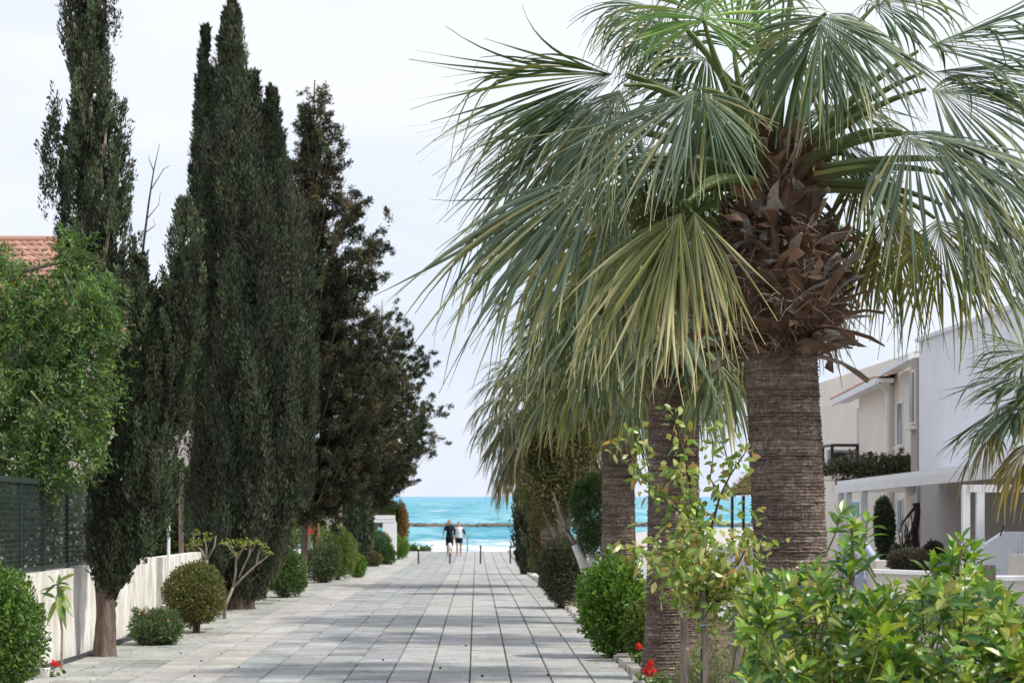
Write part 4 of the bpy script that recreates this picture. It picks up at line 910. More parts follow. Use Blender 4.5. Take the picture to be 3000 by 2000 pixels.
frangipani('bare forked frangipani with yellow-green leaf tips beside the foot of the broad cypress', 655, 34.7,
    [(['b', (662, 1770), (683, 1720)], .045, .035), ([(683, 1720), (690, 1680), (693, 1630), (680, 1600)], .03, .014), ([(683, 1720), (712, 1690), (750, 1655), (790, 1625)], .032, .014),
     ([(693, 1630), (665, 1595)], .018, .01), ([(693, 1640), (715, 1600), (722, 1590)], .02, .01), ([(700, 1690), (730, 1625), (735, 1595)], .022, .012), ([(750, 1655), (760, 1610, .2), (768, 1595, .2)], .018, .01), ([(730, 1625), (752, 1588)], .014, .01), ([(680, 1600), (655, 1588)], .012, .009)],
    [(664, 1592, 0), (680, 1588, .1), (700, 1590, 0), (722, 1586, 0), (737, 1592, -.1), (755, 1584, 0), (768, 1596, .2), (790, 1622, 0), (655, 1590, .1), (690, 1625, .1), (775, 1605, .2), (712, 1600, .2)], 1)
frangipani('smaller frangipani with a forked pale stem rising behind the ball-trimmed bush', 608, 33.2,
    [(['b', (607, 1700), (606, 1640)], .05, .04), ([(606, 1640), (590, 1610), (565, 1590)], .03, .014), ([(606, 1640), (628, 1600), (633, 1568)], .028, .012), ([(606, 1640), (604, 1600), (598, 1570)], .02, .012)],
    [(565, 1590, 0), (555, 1605, .1), (598, 1568, 0), (585, 1590, 0), (575, 1560, .2), (610, 1580, .1)], 2)
# big-leaf sapling by the wall
b = G(180, 23.2); root = thing('sapling', 'young plant with large drooping oval leaves on a thin stem against the stained wall', 'sapling', b)
mb = MB(); mb.tube([b, W(182, 1850, 23.2), W(172, 1770, 23.2), W(168, 1700, 23.2)], [.016, .014, .016, .012], 7); mb.build('stem', M['grey_bark'], root)
mb = MB(); spec = [(35, .26, .25, -.1), (150, .22, .3, .1), (8, .24, .35, -.2), (178, .2, .4, .2), (60, .22, .1, .5), (120, .18, .2, -.6), (-30, .26, .8, -.2), (205, .22, .8, -.1), (-60, .28, 1.0, -.3), (240, .24, .9, -.4), (-80, .25, .8, -.5), (20, .2, .5, -.7), (-45, .22, .9, .4), (90, .15, 0, 0), (-70, .27, .9, 0)]
for (a, l_, dr, ty) in spec:
    D = nrm(np.array([[math.cos(math.radians(a)), ty, math.sin(math.radians(a)) * .9]])); p = W(168 + rng.normal() * 4, 1715 + rng.uniform(-12, 40), 23.2)
    mb.leaves([p], D, nrm(np.cross(D, [[0.1, -.6, 1.]])), l_, l_ * .34, mixcol(1, [(.13, .21, .05), (.08, .14, .06), (.2, .27, .07)]), droop=dr * .6, fold=.12)
mb.build('leaves', M['gloss_leaf'], root)
# geranium in a white pot
def geranium(label, px, d, lift, heads, spread, pot=False, hr=.05, nleaf=60, group='red geraniums', xy=None):
    b = G(px, d) if xy is None else np.array([xy[0], xy[1], gz(xy[1])]); root = thing('geranium', label, 'flowering plant', b, group); z0 = 0
    mb = MB()
    if pot: z0 = .16
    n = nleaf; P = b + [0, 0, z0] + np.c_[rng.normal(size=n) * spread, rng.normal(size=n) * spread, rng.uniform(.02, lift * .8, n)]; D = nrm(rng.normal(size=(n, 3)) * [1, 1, .4] + [0, -.3, .3]); mb.leaves(P, D, sides(D), .055, .06, mixcol(n, GREENS['mid']), fold=.1); mb.build('leaves', M['leaf'], root)
    st = MB(); fl = []
    for (hx, hy) in heads:
        p = W(hx, hy, d); st.tube([b + [0, 0, z0], (b + p) / 2 + [.02, 0, .05], p], [.006, .005, .003], 5); blossoms(root, [p + rng.normal(size=3) * hr * .5 for _ in range(26)], .021, [(.75, .03, .02), (.62, .02, .02)], 'flower_head')
    st.build('stems', mat_plain('green_stem', (.12, .18, .06)), root)
    return root
g = geranium('small red geranium beside the white pot at the foot of the wall', 150, 22.3, .1, [(162, 1942)], .04, hr=.04, nleaf=25)
mb = MB(); b = G(132, 22.2); zz = [0, .005, .12, .14, .14, .12]; rr = [.03, .045, .055, .062, .055, .045]; mb.tube([b + [0, 0, z] for z in zz], rr, 16)
root = thing('flower_pot', 'small white tapered flower pot with a green sprig at the foot of the wall', 'flower pot', b); mb.build('pot', M['white_paint'], root, smooth=True)
mb = MB(); n = 30; P = b + [0, 0, .16] + rng.normal(size=(n, 3)) * [.03, .03, .025]; D = nrm(rng.normal(size=(n, 3)) + [0, 0, .6]); mb.diamonds(P, D, sides(D), .05, .03, mixcol(n, GREENS['mid'])); mb.build('sprig', M['leaf'], root)
geranium('tall red geranium climbing over the short white wall beyond the broad cypress', 905, 58, 1.2, [(906, 1537), (902, 1553), (910, 1556), (898, 1545)], .12, hr=.08, nleaf=160)
# posts, box and panel behind that wall
for px, lab, tp in ((905, 'slim rusty brown post behind the tall red geranium', 1440), (933, 'slim rusty brown post beside the grey meter box', 1432)):
    b = G(px, 61); root = thing('post', lab, 'post', b, 'rusty brown posts'); mb = MB(); mb.tube([b, W(px, tp, 61)], .035, 8); mb.build('shaft', mat_plain('rust', (.28, .16, .10), .8), root); mb = MB(); mb.ball(W(px, tp, 61), .045, 6, 5); mb.build('cap', M['wood_pink'], root)
b = G(960, 63); root = thing('gate_pier', 'white gate pier with a grey meter box behind the wide domed bush', 'pier', b)
mb = MB(); c = W(968, 1548, 63); mb.box(((c[0]), c[1], (b[2] + c[2]) / 2), (.42, .35, c[2] - b[2])); mb.build('pier', M['white_paint'], root); mb = MB(); c2 = W(955, 1530, 62.7); mb.box(c2, (.32, .2, .38)); mb.build('meter_box', M['lavender'], root); mb = MB(); mb.box(W(985, 1541, 63), (.36, .4, .08)); mb.build('cap', M['white_paint'], root)
b = G(978, 66); root = thing('timber_screen', 'pale weathered timber screen behind the gate pier', 'screen', b); t_ = W(0, 1468, 66)[2]
for k in range(4):
    mb = MB(); mb.box((b[0] - .22 + k * .145, b[1], (b[2] + t_) / 2 - .02 * k), (.13, .05, t_ - b[2])); mb.build('board', M['wood_pink'], root)
mb = MB(); mb.box((b[0], b[1] + .05, t_ - .3), (.6, .04, .08)); mb.build('rail', M['wood_pink'], root)
root = shrub('climbing_vine', 'yellow-green climbing vine on the rusty posts behind the red geranium', 920, 61.5, .62, 2.6, .7, GREENS['bright'] + GREENS['olive'] + [(.4, .35, .12)], 2600, (.08, .05), None, seed=23, cat='vine', openness=.2)
# far white pillar with stepped top
b = G(1120, 90); root = thing('gate_pier', 'far white garden pillar with a stepped cap beside the sea hedge', 'pier', b)
mb = MB(); z_ = W(0, 1530, 90)[2]; mb.box((W(1142, 0, 90)[0], b[1], (b[2] + z_) / 2), (.60, .5, z_ - b[2])); mb.build('pillar', M['white_paint'], root)
mb = MB(); mb.box((W(1118, 0, 90)[0], b[1], z_ + .07), (1.25, .52, .12)); mb.box((W(1118, 0, 90)[0], b[1], z_ + .24), (1.2, .5, .18)); mb.build('cap', M['white_paint'], root)

# ------------------------------------------------------------------ bollards, people, rod at the end of the path
for i, (px, py, top_c) in enumerate(((1226, 1652, 'cream'), (1318, 1651, 'white'), (1408, 1653, None), (1495, 1655, None))):
    d = 85.5; b = G(px, d, .03)
    lab = ['black bollard with a cream cap, leftmost of the four across the path', 'black bollard with a white top, in front of the walking couple', 'plain black bollard right of the walking couple', 'plain black bollard beside the right hedge, last of the four'][i]
    root = thing('bollard', lab, 'bollard', b, 'bollards across the end of the path'); h = .72
    mb = MB(); mb.tube([b, b + [0, 0, .02], b + [0, 0, .021], b + [0, 0, h]], [.06, .06, .036, .036], 14); mb.build('post', M['black_metal'], root)
    if top_c == 'cream': mb = MB(); mb.tube([b + [0, 0, h - .1], b + [0, 0, h + .02], b + [0, 0, h + .05]], [.06, .062, .03], 14); mb.build('cap', M['cream_cap'], root)
    elif top_c == 'white':
        mb = MB(); mb.tube([b + [0, 0, h - .1], b + [0, 0, h + .05], b + [0, 0, h + .13], b + [0, 0, h + .16]], [.06, .085, .075, .03], 14); mb.build('cap', M['white_paint'], root)
        mb = MB(); mb.tube([b + [0, 0, h - .26], b + [0, 0, h - .12]], [.058, .058], 14); mb.build('band', M['cream_cap'], root)
    else: mb = MB(); mb.tube([b + [0, 0, h], b + [0, 0, h + .03], b + [0, 0, h + .045]], [.055, .05, .02], 14); mb.build('cap', M['black_metal'], root)

def remesh(ob, vox):
    md = ob.modifiers.new('r', 'REMESH'); md.mode = 'VOXEL'; md.voxel_size = vox; md.use_smooth_shade = True
    sm = ob.modifiers.new('s', 'SMOOTH'); sm.factor = .5; sm.iterations = 2
    dg = bpy.context.evaluated_depsgraph_get(); me = bpy.data.meshes.new_from_object(ob.evaluated_get(dg)); old = ob.data; ob.modifiers.clear(); ob.data = me; bpy.data.meshes.remove(old)
def person(label, base, face, Hh, legs, arms, clothes, skin='skin', hairc='hair', hat=None, vox=.009, lean=0.0):
    """base: ground point; face: facing angle; legs: (fwd_l, fwd_r) stride; arms: per side (out, fwd) of the elbow and hand"""
    s = Hh / 1.75; base = np.asarray(base, float); fa = np.array([math.cos(face), math.sin(face), 0]); rt = np.array([math.sin(face), -math.cos(face), 0])
    def P(r, f, z): return base + rt * r * s + fa * (f + lean * z) * s + np.array([0, 0, z * s])
    root = thing('person', label, 'person', base); mb = MB()
    mb.tube([P(0, 0, .82), P(0, 0, .95), P(0, .01, 1.1), P(0, .01, 1.28), P(0, 0, 1.42), P(0, 0, 1.47)], np.array([.13, .155, .135, .16, .13, .06]) * s, 14)
    mb.tube([P(0, 0, 1.42), P(0, .02, 1.58)], [.055 * s, .05 * s], 10)
    mb.ball(P(0, .02, 1.645), np.array([.076, .092, .112]) * s, 14, 10); mb.ball(P(0, .055, 1.59), np.array([.05, .05, .045]) * s, 10, 7)
    mb.tube([P(0, .11, 1.655), P(0, .135, 1.62), P(0, .105, 1.61)], [.009 * s, .014 * s, .01 * s], 6)
    for sg in (-1, 1): mb.ball(P(.078 * sg, .01, 1.64), np.array([.012, .022, .03]) * s, 8, 5); mb.ball(P(.032 * sg, .095, 1.665), .012 * s, 6, 5)
    mb.tube([P(-.03, .105, 1.585), P(0, .112, 1.583), P(.03, .105, 1.585)], .008 * s, 5)
    J = {}
    for i, sg in enumerate((-1, 1)):
        st = legs[i]; hip = P(.09 * sg, 0, .88); kn = P(.095 * sg, st * .5 + .03, .48); an = P(.09 * sg, st, .08)
        mb.tube([hip, (hip + kn) / 2, kn, kn * .6 + an * .4, an], np.array([.092, .078, .056, .058, .036]) * s, 12); mb.tube([P(.09 * sg, st - .05, .045), P(.092 * sg, st + .06, .04), P(.098 * sg, st + .17, .03)], np.array([.038, .04, .028]) * s, 8)
        (eo, ef, ez), (ho, hf, hz_) = arms[i]; sh = P(.175 * sg, 0, 1.40); el = P(eo * sg, ef, ez); ha = P(ho * sg, hf, hz_)
        mb.tube([P(.10 * sg, 0, 1.42), sh, (sh + el) / 2, el, (el + ha) / 2, ha], np.array([.06, .058, .045, .038, .034, .024]) * s, 10)
        dv = nrm(ha - el); pal = ha + dv * .05 * s; mb.tube([ha, pal, pal + dv * .03 * s], np.array([.024, .032, .03]) * s, 8); cr_ = nrm(np.cross(dv, rt)); 
        for q in range(4):
            o_ = pal + cr_ * (q - 1.5) * .019 * s + dv * .03 * s; l_ = (.05, .062, .058, .042)[q] * s; mb.tube([o_, o_ + dv * l_ * .6, o_ + dv * l_ + rt * -sg * .014 * s], np.array([.0085, .008, .006]) * s, 6)
        mb.tube([ha + dv * .02 * s, ha + dv * .045 * s + cr_ * .04 * s, ha + dv * .08 * s + cr_ * .045 * s], np.array([.011, .01, .008]) * s, 6)
        J[i] = (hip, kn, an, sh, el, ha)
    body = mb.build('body', M[skin], root, smooth=True); remesh(body, vox)
    if clothes.get('shirt'):
        mb = MB(); mb.tube([P(0, 0, .86), P(0, 0, .97), P(0, .01, 1.12), P(0, .01, 1.28), P(0, 0, 1.42), P(0, 0, 1.485)], np.array([.168, .175, .155, .178, .145, .075]) * s, 16)
        for i in (0, 1):
            hip, kn, an, sh, el, ha = J[i]; e_ = sh + (el - sh) * clothes.get('sleeve', .6) if clothes.get('sleeve', .6) <= 1 else el
            pts = [P(.09 * (-1, 1)[i], 0, 1.42), sh, e_] + ([el + (ha - el) * (clothes['sleeve'] - 1)] if clothes.get('sleeve', .6) > 1 else []); mb.tube(pts, np.linspace(.078, .052, len(pts)) * s, 12)
        o = mb.build('shirt', M[clothes['shirt']], root, smooth=True); remesh(o, .014)
    if clothes.get('sleeves_mat'):
        for i in (0, 1):
            hip, kn, an, sh, el, ha = J[i]; mb = MB(); mb.tube([sh + (el - sh) * .05, sh + (el - sh) * .6, el, el + (ha - el) * .3], np.array([.082, .07, .058, .05]) * s, 12); mb.build('sleeve', M[clothes['sleeves_mat']], root, smooth=True)
    mb = MB(); mb.tube([P(0, 0, .80), P(0, 0, .90), P(0, 0, 1.0)], np.array([.165, .178, .165]) * s, 16)
    for i in (0, 1):
        hip, kn, an, sh, el, ha = J[i]; t = clothes.get('short', .8); a = hip + (kn - hip) * min(t, 1); pts = [hip, a] + ([kn + (an - kn) * (t - 1)] if t > 1 else []); mb.tube(pts, np.array([.115, .10, .07][:len(pts)]) * s, 12)
    o = mb.build('trousers' if clothes.get('short', .8) > 1.3 else 'shorts', M[clothes['bottom']], root, smooth=True); remesh(o, .014)
    mb = MB(); mb.ball(P(0, -.012, 1.675), np.array([.086, .098, .10]) * s, 14, 8); o = mb.build('hair', M[hairc], root, smooth=True)
    V = o.data.vertices
    for v in V:
        w = np.array(v.co) + ORG[root.name] - P(0, 0, 0); f = w @ fa
        if w[2] < 1.64 * s and f > -.01: v.co = tuple(np.array(v.co) - fa * .05 * s)
    for i in (0, 1):
        st = legs[i]; sg = (-1, 1)[i]; mb = MB(); mb.tube([P(.09 * sg, st - .075, .03), P(.09 * sg, st - .04, .045), P(.094 * sg, st + .07, .042), P(.098 * sg, st + .19, .026)], np.array([.035, .045, .046, .032]) * s, 10)
        mb.build('shoe', M[clothes.get('shoe', 'white_paint')], root, smooth=True)
    if hat: mb = MB(); c = P(0, 0, 1.72); mb.tube([c, c + [0, 0, .012], c + [0, 0, .014], c + [0, 0, .09], c + [0, 0, .11]], np.array([.17, .17, .10, .09, .04]) * s, 18); mb.build('hat', M[hat], root, smooth=True)
    return root
TOCAM = -math.pi / 2
b = G(1317, 100.5, .03)
person('taller person in black T-shirt and black knee-length shorts walking on the path', b, TOCAM, 1.80, (.16, -.12), (((.27, -.06, 1.12), (.22, .04, .90)), ((.29, .03, 1.14), (.33, .02, .86))),
    dict(shirt='cloth_black', sleeve=.75, bottom='cloth_black', short=.98, shoe='lavender'))
b = G(1344.5, 99.6, .03)
person('person in white top with navy sleeves and short black shorts walking on the path', b, TOCAM, 1.70, (-.10, .14), (((.30, -.02, 1.16), (.36, .10, .98)), ((.24, -.05, 1.15), (.20, .05, .9))),
    dict(shirt='cloth_white', sleeve=.4, sleeves_mat='cloth_navy', bottom='cloth_black', short=.55, shoe='wood_pink'))
b = G(2503, 31)
person('person in a loose pale blue-white shirt and straw hat behind the citrus shoots', b, math.radians(60), 1.70, (.2, -.15), (((.28, .0, 1.14), (.30, .16, .92)), ((.38, -.05, 1.14), (.50, .02, .90))),
    dict(shirt='cloth_blue', sleeve=1.8, bottom='cloth_blue', short=1.85, shoe='cloth_navy'), hat='straw', vox=.008)
b = W(1369.5, 1616, 118); root = thing('shower_post', 'thin teal-grey post on the beach behind the walking couple', 'post', b); mb = MB(); mb.tube([b - [0, 0, .5], W(1369.5, 1572, 118)], .045, 8); mb.build('shaft', mat_plain('teal', (.12, .28, .30)), root); mb = MB(); mb.tube([W(1369.5, 1572, 118), W(1366, 1568, 118), W(1360, 1570, 118)], .03, 6); mb.build('arm', mat_plain('teal2', (.12, .28, .30)), root)
# low scrub at the edge of the path end
root = shrub('shrub', 'low dark green scrub patch at the sea end of the path, left of the bollards', 1215, 111.2, 1.9, .34, -.05, GREENS['mid'], 4000, (.08, .04), None, seed=30, depth=.5)

# ------------------------------------------------------------------ right side of the path: shrubs and trees
GR = 'shrubs and small trees along the right of the path'
shrub('shrub', 'bright green leafy bush beside the slimmer palm trunk on the path edge', 1797, 25.3, .84, 1.36, .02, GREENS['bright'], 17000, (.06, .034), GR, seed=41, mat='gloss_leaf', lump=.2)
shrub('shrub', 'small yellow-green bush tucked between the bright bush and the palm trunk', 1868, 24.6, .34, .75, .05, GREENS['olive'] + GREENS['bright'], 2800, (.06, .03), GR, seed=42)
shrub('shrub', 'dark brownish trimmed bush between the whitewashed trunk and the tall hedge-like tree', 1645, 38.8, .92, 1.50, .05, GREENS['brown'] + GREENS['cypress'], 12000, (.055, .03), GR, seed=43, lump=.07, flat=True)
shrub('shrub', 'light twiggy shrub behind the dark brownish bush', 1610, 52, .55, 1.35, .05, GREENS['olive'] + GREENS['brown'], 3500, (.06, .03), GR, seed=44, openness=.2)
# tall hedge-like trees
root = thing('tree', 'tall bushy olive-brown tree with visible limbs rising behind the dark brownish bush', 'tree', G(1660, 46), GR); b = G(1660, 46)
mb = MB()
for (px, py, rx, rz_) in ((1640, 1330, 95, 110), (1700, 1290, 55, 75), (1600, 1430, 75, 110), (1665, 1450, 75, 100), (1585, 1330, 45, 70), (1650, 1240, 60, 40)):
    ellipsoid_foliage(mb, W(px, py, 46 + rng.normal() * .3), np.array([rx, rx * .9, rz_]) / F * 46, 5200, (.075, .042), GREENS['brown'] + GREENS['olive'], int(px), lump=.2, lf=2.5)
mb.build('crown', M['leaf'], root); mb = MB()
for q in (((1650, 1600), (1630, 1480), (1600, 1380)), ((1655, 1600), (1670, 1480), (1690, 1360)), ((1660, 1560), (1650, 1420), (1640, 1260)), ((1640, 1590), (1600, 1520), (1575, 1440))): mb.tube([b, W(q[0][0], q[0][1], 46), W(q[1][0], q[1][1], 45.7), W(q[2][0], q[2][1], 45.7)], [.09, .07, .045, .015], 7)
mb.build('trunk', M['grey_bark'], root)
cypress('hedge_tree', 'dark narrow clipped conifer at the right path edge, closest to the sea', 68, [[(1556, 1680, 34), (1552, 1600, 50), (1550, 1520, 52), (1552, 1440, 42), (1555, 1380, 14)]], 1558, GREENS['cypress'] + [(.06, .08, .03)], 420, 40, GR, trunk_r=.12, clen=(.25, .6), card=(.10, .045), seed=45)
shrub('shrub', 'brownish green bush at the foot of the narrow clipped conifer by the sea', 1592, 60, .8, 2.6, .1, GREENS['brown'] + GREENS['olive'], 6500, (.07, .04), GR, seed=46)
# whitewashed tree
b = G(1728, 35); root = thing('tree', 'small tree with whitewashed forked lower trunk and dark green leaves', 'tree', b, GR)
mb = MB(); mb.tube([b, W(1728, 1740, 35), W(1722, 1680, 35)], [.12, .105, .105], 10, jit=.03); mb.tube([W(1722, 1690, 35), W(1704, 1640, 35), W(1684, 1595, 35)], [.09, .08, .065], 9); mb.tube([W(1726, 1690, 35), W(1735, 1640, 35), W(1739, 1600, 35)], [.08, .07, .06], 9); mb.build('whitewashed_trunk', M['whitewash'], root, smooth=True)
mb = MB(); mb.tube([W(1690, 1602, 35), W(1665, 1560, 35), W(1640, 1500, 35), W(1620, 1440, 35)], [.05, .045, .03, .012], 8); mb.tube([W(1737, 1607, 35), W(1735, 1540, 35), W(1720, 1460, 35)], [.045, .035, .015], 8); mb.tube([W(1690, 1602, 35), W(1700, 1530, 35), W(1690, 1440, 35)], [.035, .025, .01], 8); mb.tube([W(1665, 1560, 35), W(1650, 1540, 34.6), W(1625, 1520, 34.5)], [.03, .02, .01], 7); mb.build('limbs', M['grey_bark'], root, smooth=True)
mb = MB()
for (px, py, rx, rz_) in ((1728, 1500, 42, 75), (1745, 1440, 35, 50), (1740, 1570, 35, 45), (1700, 1460, 25, 45)):
    ellipsoid_foliage(mb, W(px, py, 35), np.array([rx, rx * 1.1, rz_]) / F * 35, 3400, (.085, .02), [(.08, .14, .06), (.11, .18, .06), (.05, .09, .04)], int(py), lump=.4, openness=.18)
mb.build('crown', M['leaf'], root)
# tree ring of stones and a soil mound by the path edge
b = G(1562, 53); b[0] = 1.95; root = thing('stone_planter', 'low broken stone planter edge with a reddish soil mound on the right path edge', 'planter', b); mb = MB(); mb.ball(b + [.05, 0, -.02], (.28, .5, .2), 12, 7, jit=.05); mb.build('soil_mound', mat_plain('red_soil', (.26, .15, .10), .95, .2, 8, .5), root); mb = MB(); mb.box(b + [.02, -.75, .03], (.5, .35, .10), .1, taper=.9); mb.build('slab', M['stone'], root)
for i, (px, d, r) in enumerate(((1556, 58, .16), (1542, 64, .13), (1530, 70, .14))):
    b = G(px, d); b[0] = 1.88; mb = MB(); mb.ball(b + [0, 0, r * .4], (r, r * 1.3, r * .75), 9, 6, jit=.08); tag(mb.build('edge_stone', M['whitewash'], at=b), ['largest pale edge stone just past the soil mound', 'small pale edge stone, middle of the three on the right edge', 'pale edge stone farthest along the right edge'][i], 'stone', 'pale edge stones past the soil mound')

# geraniums by the slimmer palm
geranium('red geranium with a single flower head against the slimmer palm trunk', 1872, 23.5, .25, [(1871, 1891)], .05, hr=.035, nleaf=40)
geranium('red geranium with three flower heads in front of the slimmer palm trunk', 1925, 20.5, .28, [(1905, 1945), (1912, 1968), (1896, 1968)], .10, hr=.045, nleaf=120)
shrub('shrub', 'feathery grey-green rosemary bush under the staked young tree', 2075, 15.2, .60, .80, .0, [(.16, .19, .10), (.11, .14, .07), (.26, .28, .17), (.22, .2, .12)], 9000, (.05, .008), GR, seed=47, lump=.2, openness=.15)

# ------------------------------------------------------------------ staked young tree
def twig_tree(name, label, d, base_px, branches, cols, leaf, stake_specs, blos, cat='young tree', per=18, mat='gloss_leaf', dens=1.0, fan=.14):
    b = G(base_px, d); root = thing(name, label, cat, b); mb = MB(); lf = MB(); bp = []
    for br in branches:
        P = np.array([(b if q == 'b' else W(q[0], q[1], d + (q[2] if len(q) > 2 else 0))) for q in br[0]]); mb.tube(P, np.linspace(br[1], br[2], len(P)), 6)
        if len(br) > 3 and br[3] > 0:
            n = int(br[3] * dens); t = rng.random(n) * (len(P) - 1); i = t.astype(int); f = (t - i)[:, None]; p = P[i] * (1 - f) + P[i + 1] * f
            sp = br[4] if len(br) > 4 else fan; p = p + rng.normal(size=(n, 3)) * sp * .45
            D = nrm(rng.normal(size=(n, 3)) + [0, -.2, .15]); lf.leaves(p, D, sides(D), rng.uniform(.6, 1.25, n) * leaf[0], rng.uniform(.7, 1.2, n) * leaf[1], mixcol(n, cols, vb=.15), droop=rng.uniform(0, .5, n), fold=.18); bp.append(p)
    mb.build('branches', M['dark_bark'], root); lf.build('leaves', M[mat], root)
    if blos: bp = np.concatenate(bp); blossoms(root, bp[rng.choice(len(bp), blos[0], replace=False)] + rng.normal(size=(blos[0], 3)) * .02, blos[1], [(.85, .82, .7), (.8, .8, .74)])
    return root
YC = [(.28, .36, .08), (.17, .28, .06), (.36, .38, .12), (.13, .23, .05), (.42, .24, .10), (.44, .44, .2), (.22, .32, .07)]
twig_tree('young_tree', 'airy staked young fruit tree with pale yellow-green leaves in front of the two palm trunks', 14.2, 2055,
    [(['b', (2060, 1900), (2070, 1750), (2060, 1620), (2040, 1500), (2015, 1380), (1985, 1260), (1975, 1195)], .02, .006, 100, .12), ([(2060, 1620), (2085, 1540), (2110, 1450), (2140, 1390), (2180, 1330), (2200, 1290)], .011, .003, 55, .09),
     ([(2110, 1450), (2080, 1400), (2090, 1330), (2085, 1270)], .006, .002, 22, .08), ([(2140, 1390), (2125, 1320), (2100, 1270), (2088, 1215)], .005, .002, 18, .08), ([(2060, 1560), (1990, 1500), (1920, 1440), (1880, 1390), (1860, 1345)], .01, .003, 60, .09),
     ([(1880, 1390), (1830, 1300), (1800, 1290)], .006, .002, 24, .08), ([(1920, 1440), (1880, 1300), (1850, 1240)], .005, .002, 18, .08), ([(2070, 1700), (2000, 1620, -.2), (1900, 1600, -.2), (1800, 1610, -.2)], .009, .002, 75, .11), ([(2065, 1740), (1990, 1680, -.2), (1940, 1660, -.2)], .01, .004, 210, .24),
     ([(2065, 1740), (2030, 1700, .2), (2010, 1600, .2), (1990, 1540, .1)], .01, .004, 190, .25), ([(2070, 1740), (2120, 1700, -.2), (2170, 1640, -.2), (2200, 1560, -.1)], .01, .004, 230, .24), ([(2070, 1760), (2140, 1760, -.2), (2190, 1720, 0)], .009, .004, 170, .2), ([(2060, 1720), (2060, 1650, -.3), (2040, 1580, -.3)], .009, .004, 200, .26), ([(2040, 1500), (2010, 1440, -.1), (1990, 1330, -.1)], .007, .003, 90, .13)],
    YC, (.085, .045), None, (70, .014), dens=1.1)
def stake(label, px, d, py_top, w, lean=0.0, group='weathered wooden stakes'):
    b = G(px + lean, d); t = W(px, py_top, d); mb = MB()
    u = np.linspace(0, 1, 7)[:, None]; P = b + (t - b) * u + rng.normal(size=(7, 3)) * .003
    a = w / 2; V = []
    for p in P: V += [p + [-a, -a, 0], p + [a, -a, 0], p + [a, a, 0], p + [-a, a, 0]]
    V = np.array(V) + rng.normal(size=(28, 3)) * .0025; Q = [[4 * i + j, 4 * i + (j + 1) % 4, 4 * i + 4 + (j + 1) % 4, 4 * i + 4 + j] for i in range(6) for j in range(4)] + [[24, 25, 26, 27], [3, 2, 1, 0]]
    mb.add(V, Q); root = thing('stake', label, 'wooden stake', b, group); mb.build('post', M['stake'], root)
    mb = MB(); z = b + (t - b) * .82; mb.tube([z + [-a * 1.3, -a * 1.3, 0], z + [a * 1.3, -a * 1.3, .004], z + [a * 1.3, a * 1.3, 0], z + [-a * 1.3, a * 1.3, .003], z + [-a * 1.3, -a * 1.3, 0]], .004, 5); mb.build('tie', mat_plain('tie', (.35, .5, .6)), root); return root
stake('pale upright stake left of the young tree stem', 2003, 14.6, 1690, .055)
stake('dark leaning stake crossing the young tree stem', 2058, 14.0, 1730, .042, 22)
stake('thick grey stake right of the young tree stem, thickest of that trio', 2157, 13.6, 1790, .060)
stake('thin pale stake close to the big palm trunk', 2202, 13.9, 1830, .035)
stake('tall weathered stake standing in the citrus bush at the right', 2901, 11.6, 1655, .056)
# cross bar tied between the stakes
mb = MB(); mb.tube([W(2130, 1845, 13.7), W(2205, 1838, 13.8)], .012, 6); tag(mb.build('cross_bar', M['stake']), 'thin wooden cross bar tied between the two stakes beside the big palm', 'wooden bar')

# ------------------------------------------------------------------ citrus bush, lower right
DC = 10.2
b = G(2600, DC); root = thing('citrus_bush', 'glossy green citrus bush with white blossoms filling the lower right corner', 'bush', b)
br, lf, bls = MB(), MB(), []
def shoot(tip_px, tip_py, d, ln, n, cols, lean=None, lsz=.128):
    tip = W(tip_px, tip_py, d); dr = nrm(np.array([rng.normal() * .45, -.25 + rng.normal() * .4, 1.0])) if lean is None else nrm(lean)
    b0 = tip - dr * ln; br.tube([b0 - dr * .15 + rng.normal(size=3) * .02, b0, tip], [.006, .0045, .002], 5, col=(.14, .17, .05))
    t = np.linspace(.05, 1.0, n); a = np.arange(n) * 2.4 + rng.random() * 6; e1 = nrm(np.cross(dr, [.3, 1, .1])); e2 = np.cross(dr, e1)
    rad = np.cos(a)[:, None] * e1 + np.sin(a)[:, None] * e2; up = (.35 + .9 * t)[:, None]
    D = nrm(rad + dr * up + rng.normal(size=(n, 3)) * .18); S = nrm(np.cross(D, dr + rng.normal(size=(n, 3)) * .15)); p = b0 + (tip - b0) * t[:, None]
    L_ = lsz * (1.12 - .5 * t ** 3) * rng.uniform(.75, 1.15, n); age = (1 - t)[:, None]
    cc = mixcol(n, cols, vb=.14)
    lf.leaves(p, D, S, L_, L_ * rng.uniform(.33, .44, n), cc, droop=rng.uniform(.05, .4, n), fold=.16)
    if rng.random() < .32:
        for _ in range(rng.integers(2, 5)): bls.append(tip + dr * rng.uniform(-.06, .02) + rng.normal(size=3) * .02)
NEW = [(.20, .33, .04), (.28, .37, .05), (.13, .25, .035), (.36, .36, .09)]; OLD = [(.04, .11, .025), (.065, .16, .03), (.03, .08, .025)]; MIX = NEW + OLD + [(.12, .23, .04), (.30, .28, .07)]
outline = np.array([(2190, 1720), (2230, 1700), (2300, 1680), (2400, 1670), (2470, 1700), (2530, 1720), (2600, 1700), (2640, 1730), (2700, 1690), (2760, 1690), (2800, 1670), (2860, 1680), (2900, 1700), (2960, 1760), (3000, 1780), (3060, 1800)])
